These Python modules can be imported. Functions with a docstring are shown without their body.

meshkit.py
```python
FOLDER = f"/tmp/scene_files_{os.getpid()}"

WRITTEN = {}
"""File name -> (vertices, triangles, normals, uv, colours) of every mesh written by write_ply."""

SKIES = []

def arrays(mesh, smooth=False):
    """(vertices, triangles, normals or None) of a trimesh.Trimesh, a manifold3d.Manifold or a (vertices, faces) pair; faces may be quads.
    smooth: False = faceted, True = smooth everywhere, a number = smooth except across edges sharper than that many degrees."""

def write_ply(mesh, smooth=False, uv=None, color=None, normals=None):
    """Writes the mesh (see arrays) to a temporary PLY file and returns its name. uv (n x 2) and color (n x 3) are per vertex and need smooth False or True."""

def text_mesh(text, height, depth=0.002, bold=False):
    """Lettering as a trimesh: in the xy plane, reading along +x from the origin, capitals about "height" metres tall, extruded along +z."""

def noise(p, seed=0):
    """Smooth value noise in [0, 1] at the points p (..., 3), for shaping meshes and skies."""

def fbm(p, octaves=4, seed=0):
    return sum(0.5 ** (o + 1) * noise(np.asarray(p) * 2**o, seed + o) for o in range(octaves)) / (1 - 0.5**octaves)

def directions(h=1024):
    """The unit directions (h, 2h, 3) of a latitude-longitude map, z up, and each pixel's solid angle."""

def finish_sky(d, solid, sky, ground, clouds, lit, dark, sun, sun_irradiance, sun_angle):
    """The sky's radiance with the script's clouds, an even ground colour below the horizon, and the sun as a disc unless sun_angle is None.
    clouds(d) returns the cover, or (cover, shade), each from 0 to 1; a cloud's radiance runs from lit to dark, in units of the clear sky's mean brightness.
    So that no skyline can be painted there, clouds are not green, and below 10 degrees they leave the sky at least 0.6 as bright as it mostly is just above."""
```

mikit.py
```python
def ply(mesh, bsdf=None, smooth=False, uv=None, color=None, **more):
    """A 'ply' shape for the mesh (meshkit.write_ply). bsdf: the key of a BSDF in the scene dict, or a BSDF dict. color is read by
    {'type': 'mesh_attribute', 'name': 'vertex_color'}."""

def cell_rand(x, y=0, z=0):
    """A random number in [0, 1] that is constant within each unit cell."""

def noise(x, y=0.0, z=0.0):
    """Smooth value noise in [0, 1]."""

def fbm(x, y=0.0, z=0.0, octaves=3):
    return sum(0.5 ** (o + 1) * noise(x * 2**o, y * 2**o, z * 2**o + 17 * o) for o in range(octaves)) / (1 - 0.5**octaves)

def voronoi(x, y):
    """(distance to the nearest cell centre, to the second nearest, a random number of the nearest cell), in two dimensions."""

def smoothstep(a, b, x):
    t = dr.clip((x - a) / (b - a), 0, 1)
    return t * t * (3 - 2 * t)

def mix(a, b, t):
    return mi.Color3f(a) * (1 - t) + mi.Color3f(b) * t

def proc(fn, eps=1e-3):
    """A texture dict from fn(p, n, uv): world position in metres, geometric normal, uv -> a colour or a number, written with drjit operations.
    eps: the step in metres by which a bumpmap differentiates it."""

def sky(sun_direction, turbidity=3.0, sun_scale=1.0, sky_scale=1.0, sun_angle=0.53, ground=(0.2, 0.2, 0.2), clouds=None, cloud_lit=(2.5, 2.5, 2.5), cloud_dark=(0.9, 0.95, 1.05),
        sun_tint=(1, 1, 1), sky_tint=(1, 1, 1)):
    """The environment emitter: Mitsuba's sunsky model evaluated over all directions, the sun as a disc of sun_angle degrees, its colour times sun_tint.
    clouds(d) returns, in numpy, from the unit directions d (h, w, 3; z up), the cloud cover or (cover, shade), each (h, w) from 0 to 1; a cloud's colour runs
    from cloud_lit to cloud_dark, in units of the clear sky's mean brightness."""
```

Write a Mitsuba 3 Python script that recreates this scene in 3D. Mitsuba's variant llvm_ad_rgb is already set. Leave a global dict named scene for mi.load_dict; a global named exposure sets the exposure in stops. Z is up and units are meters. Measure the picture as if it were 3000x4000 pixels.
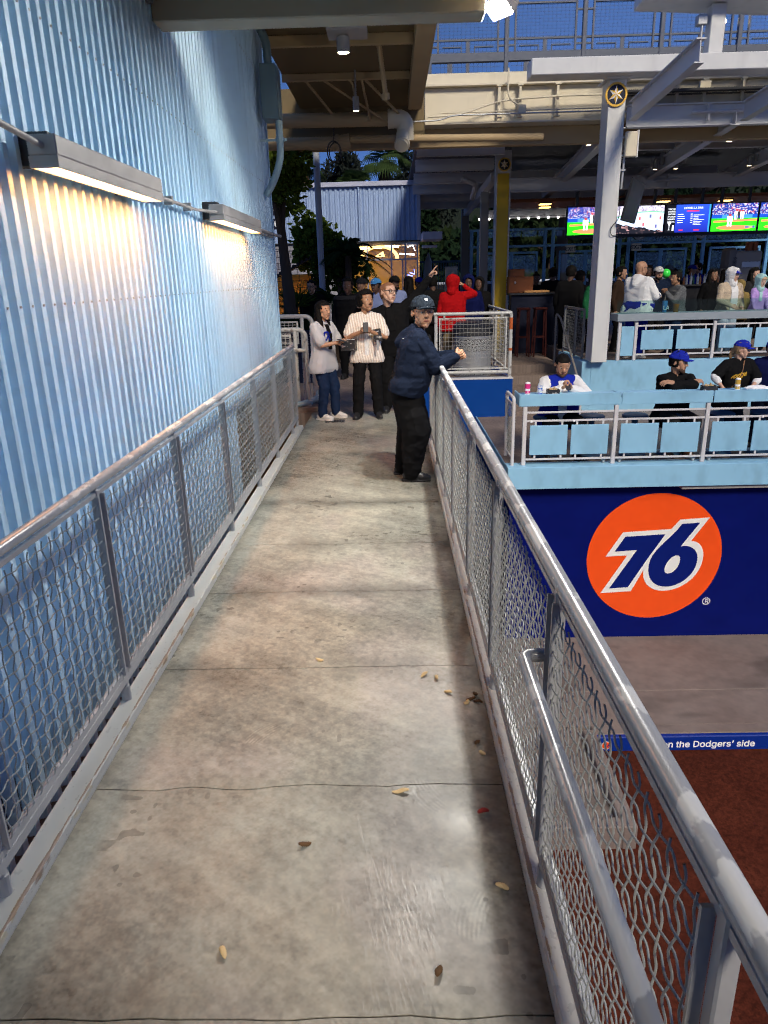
import math, random, numpy as np, trimesh, mitsuba as mi, mikit, drjit as dr
import manifold3d as m3, shapely, shapely.geometry as sg, shapely.affinity as sa
from meshkit import text_mesh, noise as vnoise, fbm as vfbm
from mikit import ply, proc, noise, fbm, voronoi, smoothstep, mix, cell_rand
T = mi.ScalarTransform4f
rng = np.random.default_rng(7); random.seed(7)
scene, labels = {}, {}

# ------------------------------------------------------------------ camera, sky, exposure
CR, CD, CF = (0.99967, 0.00917, -0.02404), (-0.01964, -0.31469, -0.94899), (-0.01627, 0.94915, -0.31441)
scene['camera'] = {'type': 'perspective', 'fov': 56.82, 'fov_axis': 'x', 'near_clip': 0.05, 'far_clip': 900.0,
    'to_world': T([[-CR[0], -CD[0], CF[0], 0], [-CR[1], -CD[1], CF[1], 0], [-CR[2], -CD[2], CF[2], 1.94], [0, 0, 0, 1]])}
def cloud(d):
    p = d / np.maximum(d[..., 2:3], 0.12)
    c = vfbm(np.stack([p[..., 0]*0.55, p[..., 1]*0.55, p[..., 2]*0+3.1], -1), 5, 3)
    return np.clip(0.80+(c-0.5)*0.9, 0, 0.97), np.clip((c-0.45)*2.6, 0, 1)
SUN = (0.24, -0.77, 0.58)
scene['sky'] = mikit.sky(SUN, turbidity=3, sun_scale=0.52, sky_scale=0.50, sun_angle=13.0, sun_tint=(0.86, 0.95, 1.10),
    sky_tint=(0.22, 0.46, 1.40), clouds=cloud, cloud_lit=(0.50, 1.06, 2.5), cloud_dark=(0.24, 0.62, 1.9), ground=(0.1, 0.1, 0.1))
exposure = 2.4

# ------------------------------------------------------------------ registry
def uniq(k):
    if k not in USED: USED.add(k); return k
    i = 1
    while f'{k}_{i:03d}' in USED: i += 1
    USED.add(f'{k}_{i:03d}'); return f'{k}_{i:03d}'
USED = set()
def thing(name, label, cat, group=None):
    k = uniq(name); labels[k] = {'label': label, 'category': cat}
    if group: labels[k]['group'] = group
    return k
def put(parent, name, mesh, mat, smooth=False, label=None, kind=None, uv=None, tw=None, **more):
    k = uniq(parent+'__'+name)
    d = mesh if isinstance(mesh, dict) else ply(mesh, mat, smooth=smooth, uv=uv, **more)
    if tw is not None: d = {**d, 'to_world': tw}
    scene[k] = d
    if label or kind:
        labels[k] = {}
        if label: labels[k]['label'] = label
        if kind: labels[k]['kind'] = kind
    return k
def single(name, label, cat, mesh, mat, smooth=False, group=None, uv=None, **more):
    k = thing(name, label, cat, group)
    scene[k] = mesh if isinstance(mesh, dict) else ply(mesh, mat, smooth=smooth, uv=uv, **more)
    return k
def struct(name, mesh, mat, smooth=False, label=None):
    k = uniq(name); scene[k] = ply(mesh, mat, smooth=smooth)
    labels[k] = {'kind': 'structure'}
    if label: labels[k]['label'] = label
    return k

# ------------------------------------------------------------------ mesh helpers
def TM(v, f): return trimesh.Trimesh(np.asarray(v, float), np.asarray(f, int), process=False)
def cat(*ms):
    ms = [m for g in ms for m in (g if isinstance(g, (list, tuple)) else [g])]
    vs, fs, n = [], [], 0
    for m in ms:
        vs.append(np.asarray(m.vertices)); fs.append(np.asarray(m.faces)+n); n += len(m.vertices)
    return TM(np.vstack(vs), np.vstack(fs))
def m2t(m):
    q = m.to_mesh(); return TM(q.vert_properties[:, :3], q.tri_verts)
def hullp(p): return m3.Manifold.hull_points(np.asarray(p, float))
def box(x0, x1, y0, y1, z0, z1, c=0.0):
    x0, x1 = min(x0, x1), max(x0, x1); y0, y1 = min(y0, y1), max(y0, y1); z0, z1 = min(z0, z1), max(z0, z1)
    if c <= 0:
        v = [[x, y, z] for x in (x0, x1) for y in (y0, y1) for z in (z0, z1)]
        return TM(v, [[0,1,3],[0,3,2],[4,6,7],[4,7,5],[0,4,5],[0,5,1],[2,3,7],[2,7,6],[0,2,6],[0,6,4],[1,5,7],[1,7,3]])
    c = min(c, (x1-x0)*.45, (y1-y0)*.45, (z1-z0)*.45); v = []
    for x, sx in ((x0, c), (x1, -c)):
        for y, sy in ((y0, c), (y1, -c)):
            for z, sz in ((z0, c), (z1, -c)):
                v += [[x, y+sy, z+sz], [x+sx, y, z+sz], [x+sx, y+sy, z]]
    return m2t(hullp(v))
def cbox(cx, cy, cz, w, d, h, c=0.0): return box(cx-w/2, cx+w/2, cy-d/2, cy+d/2, cz-h/2, cz+h/2, c)
def rot(mesh, axis, deg, at=(0, 0, 0)):
    m = mesh.copy(); m.apply_transform(trimesh.transformations.rotation_matrix(math.radians(deg), axis, at)); return m
def mv(mesh, x=0, y=0, z=0):
    m = mesh.copy(); m.apply_translation([x, y, z]); return m
def tube(pts, r, n=10, cap=True):
    p = np.asarray(pts, float); k = len(p)
    t = np.zeros_like(p); t[1:-1] = p[2:]-p[:-2]; t[0] = p[1]-p[0]; t[-1] = p[-1]-p[-2]
    t /= np.linalg.norm(t, axis=1, keepdims=True)
    a = np.cross(t[0], [0, 0, 1.0] if abs(t[0][2]) < .9 else [1.0, 0, 0]); a /= np.linalg.norm(a)
    A = []
    for i in range(k):
        a = a-t[i]*(a@t[i]); a /= np.linalg.norm(a); A.append(a)
    A = np.array(A); B = np.cross(t, A); ang = np.arange(n)*2*np.pi/n
    rr = np.broadcast_to(np.asarray(r, float), (k,))[:, None, None]
    v = (p[:, None]+rr*(np.cos(ang)[None, :, None]*A[:, None]+np.sin(ang)[None, :, None]*B[:, None])).reshape(-1, 3)
    i, j = np.meshgrid(np.arange(k-1), np.arange(n), indexing='ij'); j2 = (j+1) % n
    f = np.concatenate([np.stack([i*n+j, i*n+j2, (i+1)*n+j2], -1).reshape(-1, 3), np.stack([i*n+j, (i+1)*n+j2, (i+1)*n+j], -1).reshape(-1, 3)])
    if cap:
        v = np.vstack([v, p[:1], p[-1:]]); c0, c1 = k*n, k*n+1; jj = np.arange(n); j2 = (jj+1) % n
        f = np.vstack([f, np.stack([jj*0+c0, j2, jj], 1), np.stack([jj*0+c1, (k-1)*n+jj, (k-1)*n+j2], 1)])
    return TM(v, f)
def arc(pts, rad, n=5):
    """polyline with rounded corners"""
    p = [np.asarray(q, float) for q in pts]; out = [p[0]]
    for i in range(1, len(p)-1):
        a, b, c = p[i-1], p[i], p[i+1]; u = (a-b); v = (c-b); lu, lv = np.linalg.norm(u), np.linalg.norm(v)
        d = min(rad, lu*.49, lv*.49); s, e = b+u/lu*d, b+v/lv*d
        for q in np.linspace(0, 1, n+1): out.append((1-q)**2*s+2*q*(1-q)*b+q*q*e)
    return np.array(out+[p[-1]])
def cyl(p0, p1, r, n=14): return tube([p0, p1], r, n)
def bar(p0, p1, w, h):
    """rectangular bar along p0-p1; w across, h in the upright direction"""
    p0, p1 = np.asarray(p0, float), np.asarray(p1, float); t = (p1-p0)/np.linalg.norm(p1-p0)
    s = np.cross(t, [0, 0, 1.0] if abs(t[2]) < .95 else [0, 1.0, 0]); s /= np.linalg.norm(s); u = np.cross(s, t)
    v = [q+a*s*w/2+b*u*h/2 for q in (p0, p1) for a in (-1, 1) for b in (-1, 1)]
    return m2t(hullp(v))
def ext(poly, h, z=0.0):
    ps = getattr(poly, 'geoms', [poly]); out = []
    for g in ps:
        m = trimesh.creation.extrude_polygon(g, h, engine='earcut'); m.apply_translation([0, 0, z]); out.append(m)
    return cat(out)
def face_front(m, x, y, z):
    """mesh made in xy (extruded +z) stood upright facing -y with its origin at x,y,z"""
    v = np.asarray(m.vertices); return TM(np.stack([v[:, 0]+x, y-v[:, 2], v[:, 1]+z], 1), m.faces)
def lathe(prof, n=20, c=(0, 0, 0)):
    pr = np.asarray(prof, float); ang = np.arange(n)*2*np.pi/n
    v = np.stack([pr[:, None, 0]*np.cos(ang), pr[:, None, 0]*np.sin(ang), np.repeat(pr[:, 1:2], n, 1)], -1).reshape(-1, 3)+np.asarray(c)
    k = len(pr); i, j = np.meshgrid(np.arange(k-1), np.arange(n), indexing='ij'); j2 = (j+1) % n
    f = np.concatenate([np.stack([i*n+j, i*n+j2, (i+1)*n+j2], -1).reshape(-1, 3), np.stack([i*n+j, (i+1)*n+j2, (i+1)*n+j], -1).reshape(-1, 3)])
    return TM(v, f)
def ibeam(p0, p1, w, h, tf=.018, tw=.012):
    p0, p1 = np.asarray(p0, float), np.asarray(p1, float); dz = np.array([0, 0, (h-tf)/2])
    return cat(bar(p0+dz, p1+dz, w, tf), bar(p0-dz, p1-dz, w, tf), bar(p0, p1, tw, h-2*tf-.002))
def wires(lines, r, n=4):
    """many thin wires (equal point counts) in one mesh: lines (m, k, 3)"""
    P = np.asarray(lines, float); m, k, _ = P.shape
    t = np.zeros_like(P); t[:, 1:-1] = P[:, 2:]-P[:, :-2]; t[:, 0] = P[:, 1]-P[:, 0]; t[:, -1] = P[:, -1]-P[:, -2]
    t /= np.linalg.norm(t, axis=2, keepdims=True)+1e-12
    ref = np.where(np.abs(t[:, :1, 0:1]) < .8, [1.0, 0, 0], [0, 1.0, 0]); a = np.cross(t, ref); a /= np.linalg.norm(a, axis=2, keepdims=True)+1e-12
    b = np.cross(t, a); ang = np.arange(n)*2*np.pi/n+.4
    v = (P[:, :, None]+r*(np.cos(ang)[:, None]*a[:, :, None]+np.sin(ang)[:, None]*b[:, :, None])).reshape(-1, 3)
    M_, i, j = np.meshgrid(np.arange(m), np.arange(k-1), np.arange(n), indexing='ij'); j2 = (j+1) % n; o = M_*k*n
    f = np.concatenate([np.stack([o+i*n+j, o+i*n+j2, o+(i+1)*n+j2], -1).reshape(-1, 3), np.stack([o+i*n+j, o+(i+1)*n+j2, o+(i+1)*n+j], -1).reshape(-1, 3)])
    return TM(v, f)

# ------------------------------------------------------------------ materials
def tex(c): return c if isinstance(c, dict) else {'type': 'rgb', 'value': list(map(float, c))}
def M(key, c, rough=.5, spec=.5, metal=0.0, bump=None, bscale=1.0, two=True, **kw):
    rough = rough if isinstance(rough, dict) else float(rough)
    b = {'type': 'principled', 'base_color': tex(c), 'roughness': rough, 'specular': spec, 'metallic': metal, **kw}
    if bump is not None: b = {'type': 'bumpmap', 'arbitrary': bump, 'scale': bscale, 'bsdf': b}
    scene[key] = {'type': 'twosided', 'bsdf': b} if two else b
    return key
def f_deck(p, n, uv):
    a = fbm(p.x*1.7, p.y*1.3, 1.0, 4); b = fbm(p.x*8, p.y*6, 4.0, 4); c = noise(p.x*110, p.y*110)
    st = fbm(p.x*2.2+p.y*1.1, p.y*14+p.x*9, 2.0, 3); g = fbm(p.x*40+p.y*7, p.y*44, 7.0, 3)
    v = 0.19+0.115*smoothstep(.32, .68, a)+0.10*(b-.5)+0.05*(c-.5)+.10*(st-.5)+.15*(g-.5)
    wob = .16*(fbm(p.x*2.4, p.y*.7, 9.0, 3)-.5); band = mi.Float(0)
    for yj, am in ((1.42, .5), (2.36, .35), (3.28, .75), (4.23, .95), (5.1, .7), (6.14, .9), (7.1, .6), (8.05, .8)):
        q = (p.y-yj+wob)/.13; band = dr.maximum(band, am*dr.exp(-q*q))
    v = v*(1-.55*band*smoothstep(.25, .65, fbm(p.x*2.1, p.y*1.1, 12.0, 3)))
    v = v*(1-.30*smoothstep(2.8, 7.0, p.y))  # far deck painted darker, standing in for light falloff and the near sheen
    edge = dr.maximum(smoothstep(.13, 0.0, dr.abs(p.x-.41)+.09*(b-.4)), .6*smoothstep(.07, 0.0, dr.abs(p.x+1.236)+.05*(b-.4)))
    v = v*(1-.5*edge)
    for cx, cy, ax, ay, w in ((-.62, 2.72, .62, .78, .10), (-.34, 3.62, .8, -.6, .07), (.10, 2.30, -.5, .86, .12), (.22, 1.75, .3, .95, .11), (-.15, 1.35, -.7, .7, .09)):
        u_, w_ = (p.x-cx)*ax+(p.y-cy)*ay, (p.y-cy)*ax-(p.x-cx)*ay
        m_ = smoothstep(1.0, .5, dr.square(u_/w)+dr.square(w_/(w*.55))); v = v*(1+.28*m_*dr.sin((w_+u_*u_*1.5)*420)*noise(u_*14, w_*40, 3.0))
    spot = smoothstep(.80, .86, noise(p.x*26, p.y*26, 5.0))
    v = v*(1-.4*spot*smoothstep(.55, .8, noise(p.x*3, p.y*3, 8.0)))
    warm = smoothstep(.42, .72, fbm(p.x*1.5+7, p.y*1.2, 6.0, 3)); rose = smoothstep(.55, .75, fbm(p.x*1.9, p.y*1.6+5, 14.0, 3))
    return mix(mix((1.0, 1.0, .84), (1.03, .96, .77), warm), (1.0, .91, .81), rose*.7)*v
def f_deckr(p, n, uv):
    return .36+.22*fbm(p.x*5, p.y*6, 3.0, 3)
def f_deckb(p, n, uv):
    return .0005*noise(p.x*150+p.y*40, p.y*22, 2.0)+.0010*fbm(p.x*34, p.y*30, 3.0, 4)
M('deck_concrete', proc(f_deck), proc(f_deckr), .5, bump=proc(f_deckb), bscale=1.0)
def f_paint(p, n, uv):
    a = fbm(p.x*15, p.y*11, p.z*15, 5); b = fbm(p.x*3, p.y*3, p.z*3, 2)
    worn = smoothstep(.54, .57, a*.62+b*.40)*smoothstep(.0, .5, n.z)
    grime = fbm(p.x*9, p.y*9, p.z*9, 3)
    c = mix((.30, .305, .315), (.22, .225, .235), grime)
    return mix(c, (.50, .50, .485), worn*.85)
M('rail_paint', proc(f_paint), .27, .55)
M('wire_paint', (.25, .26, .25), .45, .4)
def f_curb(p, n, uv):
    a = fbm(p.x*30, p.y*16, p.z*30, 4); b = fbm(p.x*70, p.y*50, p.z*70, 3); k = fbm(p.y*1.6, 3.0, 1.0, 2)
    e = smoothstep(.013, .0, dr.abs(dr.abs(p.x+.41)-.833))*smoothstep(.0, .03, p.z)
    rust = smoothstep(.70, .80, .42*e+.62*a+.5*(k-.5)); flake = smoothstep(.58, .63, a)*smoothstep(.3, .6, e+.35*b)
    chip = smoothstep(.66, .70, b)
    c = mix((.43, .43, .40), (.29, .29, .27), .55*fbm(p.x*9, p.y*3, 1.0, 3)+.45*chip)
    c = mix(c, (.42, .36, .22), flake*.6)
    return mix(c, (.15, .07, .03), rust*.7)
M('curb_paint', proc(f_curb), .55, .4)
def f_wall(p, n, uv):
    st = fbm(p.y*30, p.z*.7, 2.0, 3); s2 = fbm(p.y*2.0, p.z*1.2, 5.0, 3)
    dirt = smoothstep(.9, -.2, p.z)*fbm(p.y*9, p.z*5, 8.0, 3)
    v = 1.04-.14*smoothstep(.5, .8, st)-.16*(s2-.4)-.16*dirt-.06*smoothstep(.6, .75, fbm(p.y*14, p.z*10, 3.0, 3))
    return mi.Color3f(.42, .62, .78)*v
M('wall_blue', proc(f_wall), .38, .5)
M('wall_blue_far', proc(lambda p, n, uv: mi.Color3f(.30, .41, .62)*(1-.18*fbm(p.x*12, p.z*.8, 1.0, 3))), .5, .4)
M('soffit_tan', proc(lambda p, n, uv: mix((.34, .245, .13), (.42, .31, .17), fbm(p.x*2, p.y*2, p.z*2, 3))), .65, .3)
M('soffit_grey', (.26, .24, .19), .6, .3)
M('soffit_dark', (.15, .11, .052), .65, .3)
M('cream', proc(lambda p, n, uv: mi.Color3f(.62, .56, .42)*(1-.14*smoothstep(.5, .8, fbm(p.x*7, p.y*3, p.z*1.2, 3)))), .5, .4)
M('beam_grey', (.50, .50, .52), .5, .4)
M('white_steel', proc(lambda p, n, uv: mi.Color3f(.56, .57, .57)*(1-.12*smoothstep(.5, .85, fbm(p.x*6, p.y*6, p.z*.9, 3)))), .45, .4)
M('steel_slate', (.085, .10, .135), .5, .4)
def f_panel(p, n, uv):
    return mi.Color3f(.235, .46, .64)*(1-.16*smoothstep(.45, .8, fbm(p.x*5, p.y*5, p.z*2.2, 4)))
M('panel_blue', proc(f_panel), .42, .45)
M('navy_wall', proc(lambda p, n, uv: mi.Color3f(.001, .0055, .115)*(1-.25*fbm(p.x*2, p.y*2, p.z*3, 3))), .45, .12)
M('royal_wall', (.002, .045, .24), .4, .15)
M('sign_orange', (.78, .075, .008), .4, .3)
M('sign_white', (.70, .70, .67), .45, .4)
M('sign_navy', (.002, .010, .13), .4, .15)
M('pure_white', (.80, .80, .80), .5, .4)
def f_pave(p, n, uv):
    a = fbm(p.x*1.4, p.y*1.4, 2.0, 4); b = fbm(p.x*11, p.y*11, 5.0, 3)
    st = smoothstep(.5, .72, fbm(p.x*.9, p.y*2.2, 8.0, 3))
    return mix((.155, .115, .098), (.225, .18, .157), a)*(1-.35*st)*(.86+.28*b)
M('pavement', proc(f_pave), .7, .3)
def f_dirt(p, n, uv):
    a = fbm(p.x*2, p.y*2, 1.0, 3); b = fbm(p.x*30, p.y*30, 1.0, 3); c = noise(p.x*90, p.y*90, 2.0)
    return mix((.048, .010, .005), (.085, .020, .010), a)*(.55+.9*b)*(.75+.5*c)
M('red_dirt', proc(f_dirt), .95, .1, bump=proc(lambda p, n, uv: .02*fbm(p.x*14, p.y*14, 1.0, 4)), bscale=1.0)
M('brown_paving', proc(lambda p, n, uv: mix((.115, .085, .070), (.19, .15, .13), fbm(p.x*2, p.y*2, 1.0, 4))*(.8+.4*noise(p.x*40, p.y*40))), .6, .4)
M('dark_ground', (.06, .055, .05), .9, .1)
M('black', (.012, .012, .014), .5, .4)
M('dark_metal', (.035, .036, .04), .45, .5)
M('galv', (.42, .43, .44), .38, .5, .6)
M('brass_grey', (.20, .19, .18), .5, .4)
M('navy_paint', (.004, .007, .024), .5, .25)
M('yellow_paint', (.62, .41, .012), .45, .4)
M('gold', (.66, .38, .035), .4, .5)
M('aqua_frame', (.10, .28, .52), .45, .4)
M('teal_box', (.12, .19, .22), .4, .5)
M('teal_pipe', (.30, .44, .50), .4, .5)
M('cmu', proc(lambda p, n, uv: mi.Color3f(.27, .27, .31)*(.8+.4*fbm(p.x*9, p.y*9, p.z*9, 3))), .85, .2)
M('amber_block', proc(lambda p, n, uv: mi.Color3f(.50, .25, .045)*(.75+.5*fbm(p.x*9, p.y*9, p.z*9, 3))), .85, .2)
M('mortar', (.10, .07, .05), .9, .1)
M('wood_orange', (.20, .06, .018), .55, .3)
M('red_stool', (.045, .006, .005), .6, .2)
M('stool_blue', (.03, .085, .17), .4, .5)
scene['pane'] = {'type': 'thindielectric', 'int_ior': 1.5}
scene['tinted_glass'] = {'type': 'principledthin', 'base_color': {'type': 'rgb', 'value': [.45, .62, .60]}, 'roughness': .08, 'spec_trans': .82, 'diff_trans': 0.0, 'eta': 1.5}
def glow(c, s): return {'type': 'area', 'radiance': {'type': 'rgb', 'value': [c[0]*s, c[1]*s, c[2]*s]}}
M('lamp_lens', (.8, .78, .7), .5, .3)
# ------------------------------------------------------------------ setting: ground, deck, paving
struct('ground', box(-60, 120, -40, 220, -5.2, -5.0), 'dark_ground')
struct('warning_track', box(-3, 30, -30, 7.5, -3.95, -3.74), 'red_dirt')
def jag(y, x0, x1, n, a, seed):
    r = np.random.default_rng(seed); x = np.linspace(x0, x1, n)
    return [(u, y+a*(vfbm(np.array([u*6, seed*3.1, 0.]), 3)-.5)*2.2) for u in x]
YS = [-2.0, 0.45, 1.42, 2.36, 3.28, 4.23, 5.1, 6.14, 7.1, 8.05, 9.0, 10.0, 10.75]
joints = [jag(y, -1.234, .409, 26, .012 if i % 3 else .022, i) for i, y in enumerate(YS)]
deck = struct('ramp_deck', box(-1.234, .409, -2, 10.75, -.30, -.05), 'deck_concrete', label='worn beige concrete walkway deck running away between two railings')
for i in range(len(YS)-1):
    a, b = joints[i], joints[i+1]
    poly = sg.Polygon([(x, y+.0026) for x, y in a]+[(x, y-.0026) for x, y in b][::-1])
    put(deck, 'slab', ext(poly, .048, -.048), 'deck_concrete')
struct('deck_curb', cat(box(-1.332, -1.236, -2, 9.56, -.3, .048, .006)), 'curb_paint', label='rust edged steel curb under the railing beside the blue wall')
struct('deck_curb', cat(box(.411, .485, -2, 8.55, -.3, .058, .006)), 'curb_paint', label='scuffed steel curb under the railing beside the drop')
struct('plaza', cat(box(-9, .45, 10.75, 13.98, -.3, -.003), box(-9, 2.30, 13.98, 34, -.3, -.005), box(2.30, 3.74, 16.15, 34, -.3, -.004), box(-9, -1.5, 10.2, 10.75, -.3, -.004)), 'brown_paving')
pf = struct('bar_platform', box(3.93, 16, 14.52, 34, -.5, .20), 'brown_paving')
# lower pavement with scored joints
lp = struct('lower_pavement', cat(box(-3, 14, 7.57, 10.6, -3.95, -3.62), box(-3, 2.28, 5.95, 7.569, -3.95, -3.62)), 'pavement')
for (x0, x1) in ((-.2, 1.35), (1.35, 3.17), (3.17, 6.2), (6.2, 9.4)):
    for (y0, y1) in ((7.76, 8.55), (8.55, 10.1)):
        put(lp, 'slab', box(x0+.004, x1-.004, y0+.004, y1-.004, -3.64, -3.56, .006), 'pavement')
for (y0, y1) in ((5.98, 6.9), (6.9, 7.745)):
    put(lp, 'slab', box(.2, 1.5, y0+.004, y1-.004, -3.64, -3.56, .006), 'pavement')
    put(lp, 'slab', box(1.508, 2.26, y0+.004, y1-.004, -3.64, -3.575, .006), 'pavement')
tc = single('concrete_curb', 'low concrete kerb framing the corner of the red dirt track', 'kerb', cat(box(2.27, 2.42, 5.9, 7.55, -3.8, -3.46, .012), box(1.2, 2.27, 5.9, 6.05, -3.8, -3.462, .012)), 'pavement')
single('kerb_strip', 'pale concrete kerb along the edge of the red dirt', 'kerb', box(2.43, 13, 7.565, 7.755, -3.8, -3.545, .012), 'pavement')
M('banner_blue', (.002, .022, .20), .45, .2)
bd = thing('padded_banner', 'low blue padding strip with white lettering along the dirt edge', 'banner')
put(bd, 'pad', box(2.40, 13, 7.49, 7.56, -3.80, -3.54, .012), 'banner_blue')
tx = text_mesh('on the Dodgers’ side', .085, .002, bold=True)
s = 1.14/ (tx.bounds[1][0]-tx.bounds[0][0]); tx.apply_scale([s, 1.0, 1])
put(bd, 'lettering', face_front(tx, 3.25, 7.489, -3.695), 'pure_white')
def circle(x, y, r, n=48): return sg.Point(x, y).buffer(r, quad_segs=n//4)
def small_76(x):
    c = ext(circle(0, 0, .058, 24), .002); put(bd, 'roundel', face_front(c, x, 7.489, -3.655), 'sign_white')
    c = ext(circle(0, 0, .050, 24), .002); put(bd, 'roundel_centre', face_front(c, x, 7.4865, -3.655), 'sign_orange')
    t = text_mesh('76', .05, .002, bold=True); put(bd, 'roundel_number', face_front(t, x-.036, 7.484, -3.678), 'sign_navy')
for x in (2.56, 4.62): small_76(x)

# ------------------------------------------------------------------ corrugated wall on the left
WX = -1.65
def corr(y0, y1, z0, z1, pitch=.112, d=.05, wx=WX, axis='y'):
    pr, y = [], y0
    while y < y1-1e-6:
        for u, w in ((0, 0), (.36, 0), (.50, -d), (.86, -d)):
            if y+u*pitch <= y1+1e-6: pr.append((y+u*pitch, w))
        y += pitch
    pr.append((y1, 0.0)); pr = np.array(pr); k = len(pr)
    if axis == 'y':
        lo = np.stack([wx+pr[:, 1], pr[:, 0], np.full(k, z0)], 1); hi = lo+[0, 0, z1-z0]
        flip = False
    else:
        lo = np.stack([pr[:, 0], wx-pr[:, 1], np.full(k, z0)], 1); hi = lo+[0, 0, z1-z0]; flip = True
    i = np.arange(k-1); f = np.vstack([np.stack([i, i+1, k+i+1], 1), np.stack([i, k+i+1, k+i], 1)])
    if not flip: f = f
    else: f = f
    return TM(np.vstack([lo, hi]), f)
wl = thing('corrugated_wall', 'tall light blue corrugated metal wall along the walkway', 'wall')
ys = np.arange(-1.57, 10.8, .896)
for i in range(len(ys)):
    y0, y1 = ys[i], min(ys[i]+.896, 10.74)
    if y1 <= y0+.05: continue
    put(wl, 'panel', corr(y0, y1, -.42 if y0 < 7.3 else .66, 6.2), 'wall_blue')
put(wl, 'corner_trim', cat(box(WX-.12, WX+.012, 10.74, 10.76, .66, 6.2, .003), box(WX-.0, WX+.014, 10.70, 10.74, .66, 6.2, .003)), 'wall_blue')
put(wl, 'end_sheet', corr(-4.2, WX-.02, .66, 6.2, .112, .02, 10.745, 'x'), 'wall_blue')
put(wl, 'seam_strip', box(WX-.03, WX+.005, 9.33, 9.36, .66, 6.2, .002), 'wall_blue')
for y in (-1.57+.896*3, -1.57+.896*6, -1.57+.896*9): put(wl, 'lap_strip', box(WX-.002, WX+.0035, y-.004, y+.034, -.40 if y < 7 else .67, 6.19), 'wall_blue')
for z in (.55, 1.85, 3.15, 4.45): put(wl, 'screw_row', cat(*[cyl([WX+.0005, y+.02, z], [WX+.006, y+.02, z], .006, 6) for y in np.arange(-1.57, 10.6, .112)]), 'lamp_grey', kind='stuff')
put(wl, 'base_flashing', box(WX-.12, WX-.034, -1.6, 7.5, -.5, -.10), 'dark_metal')
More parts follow.
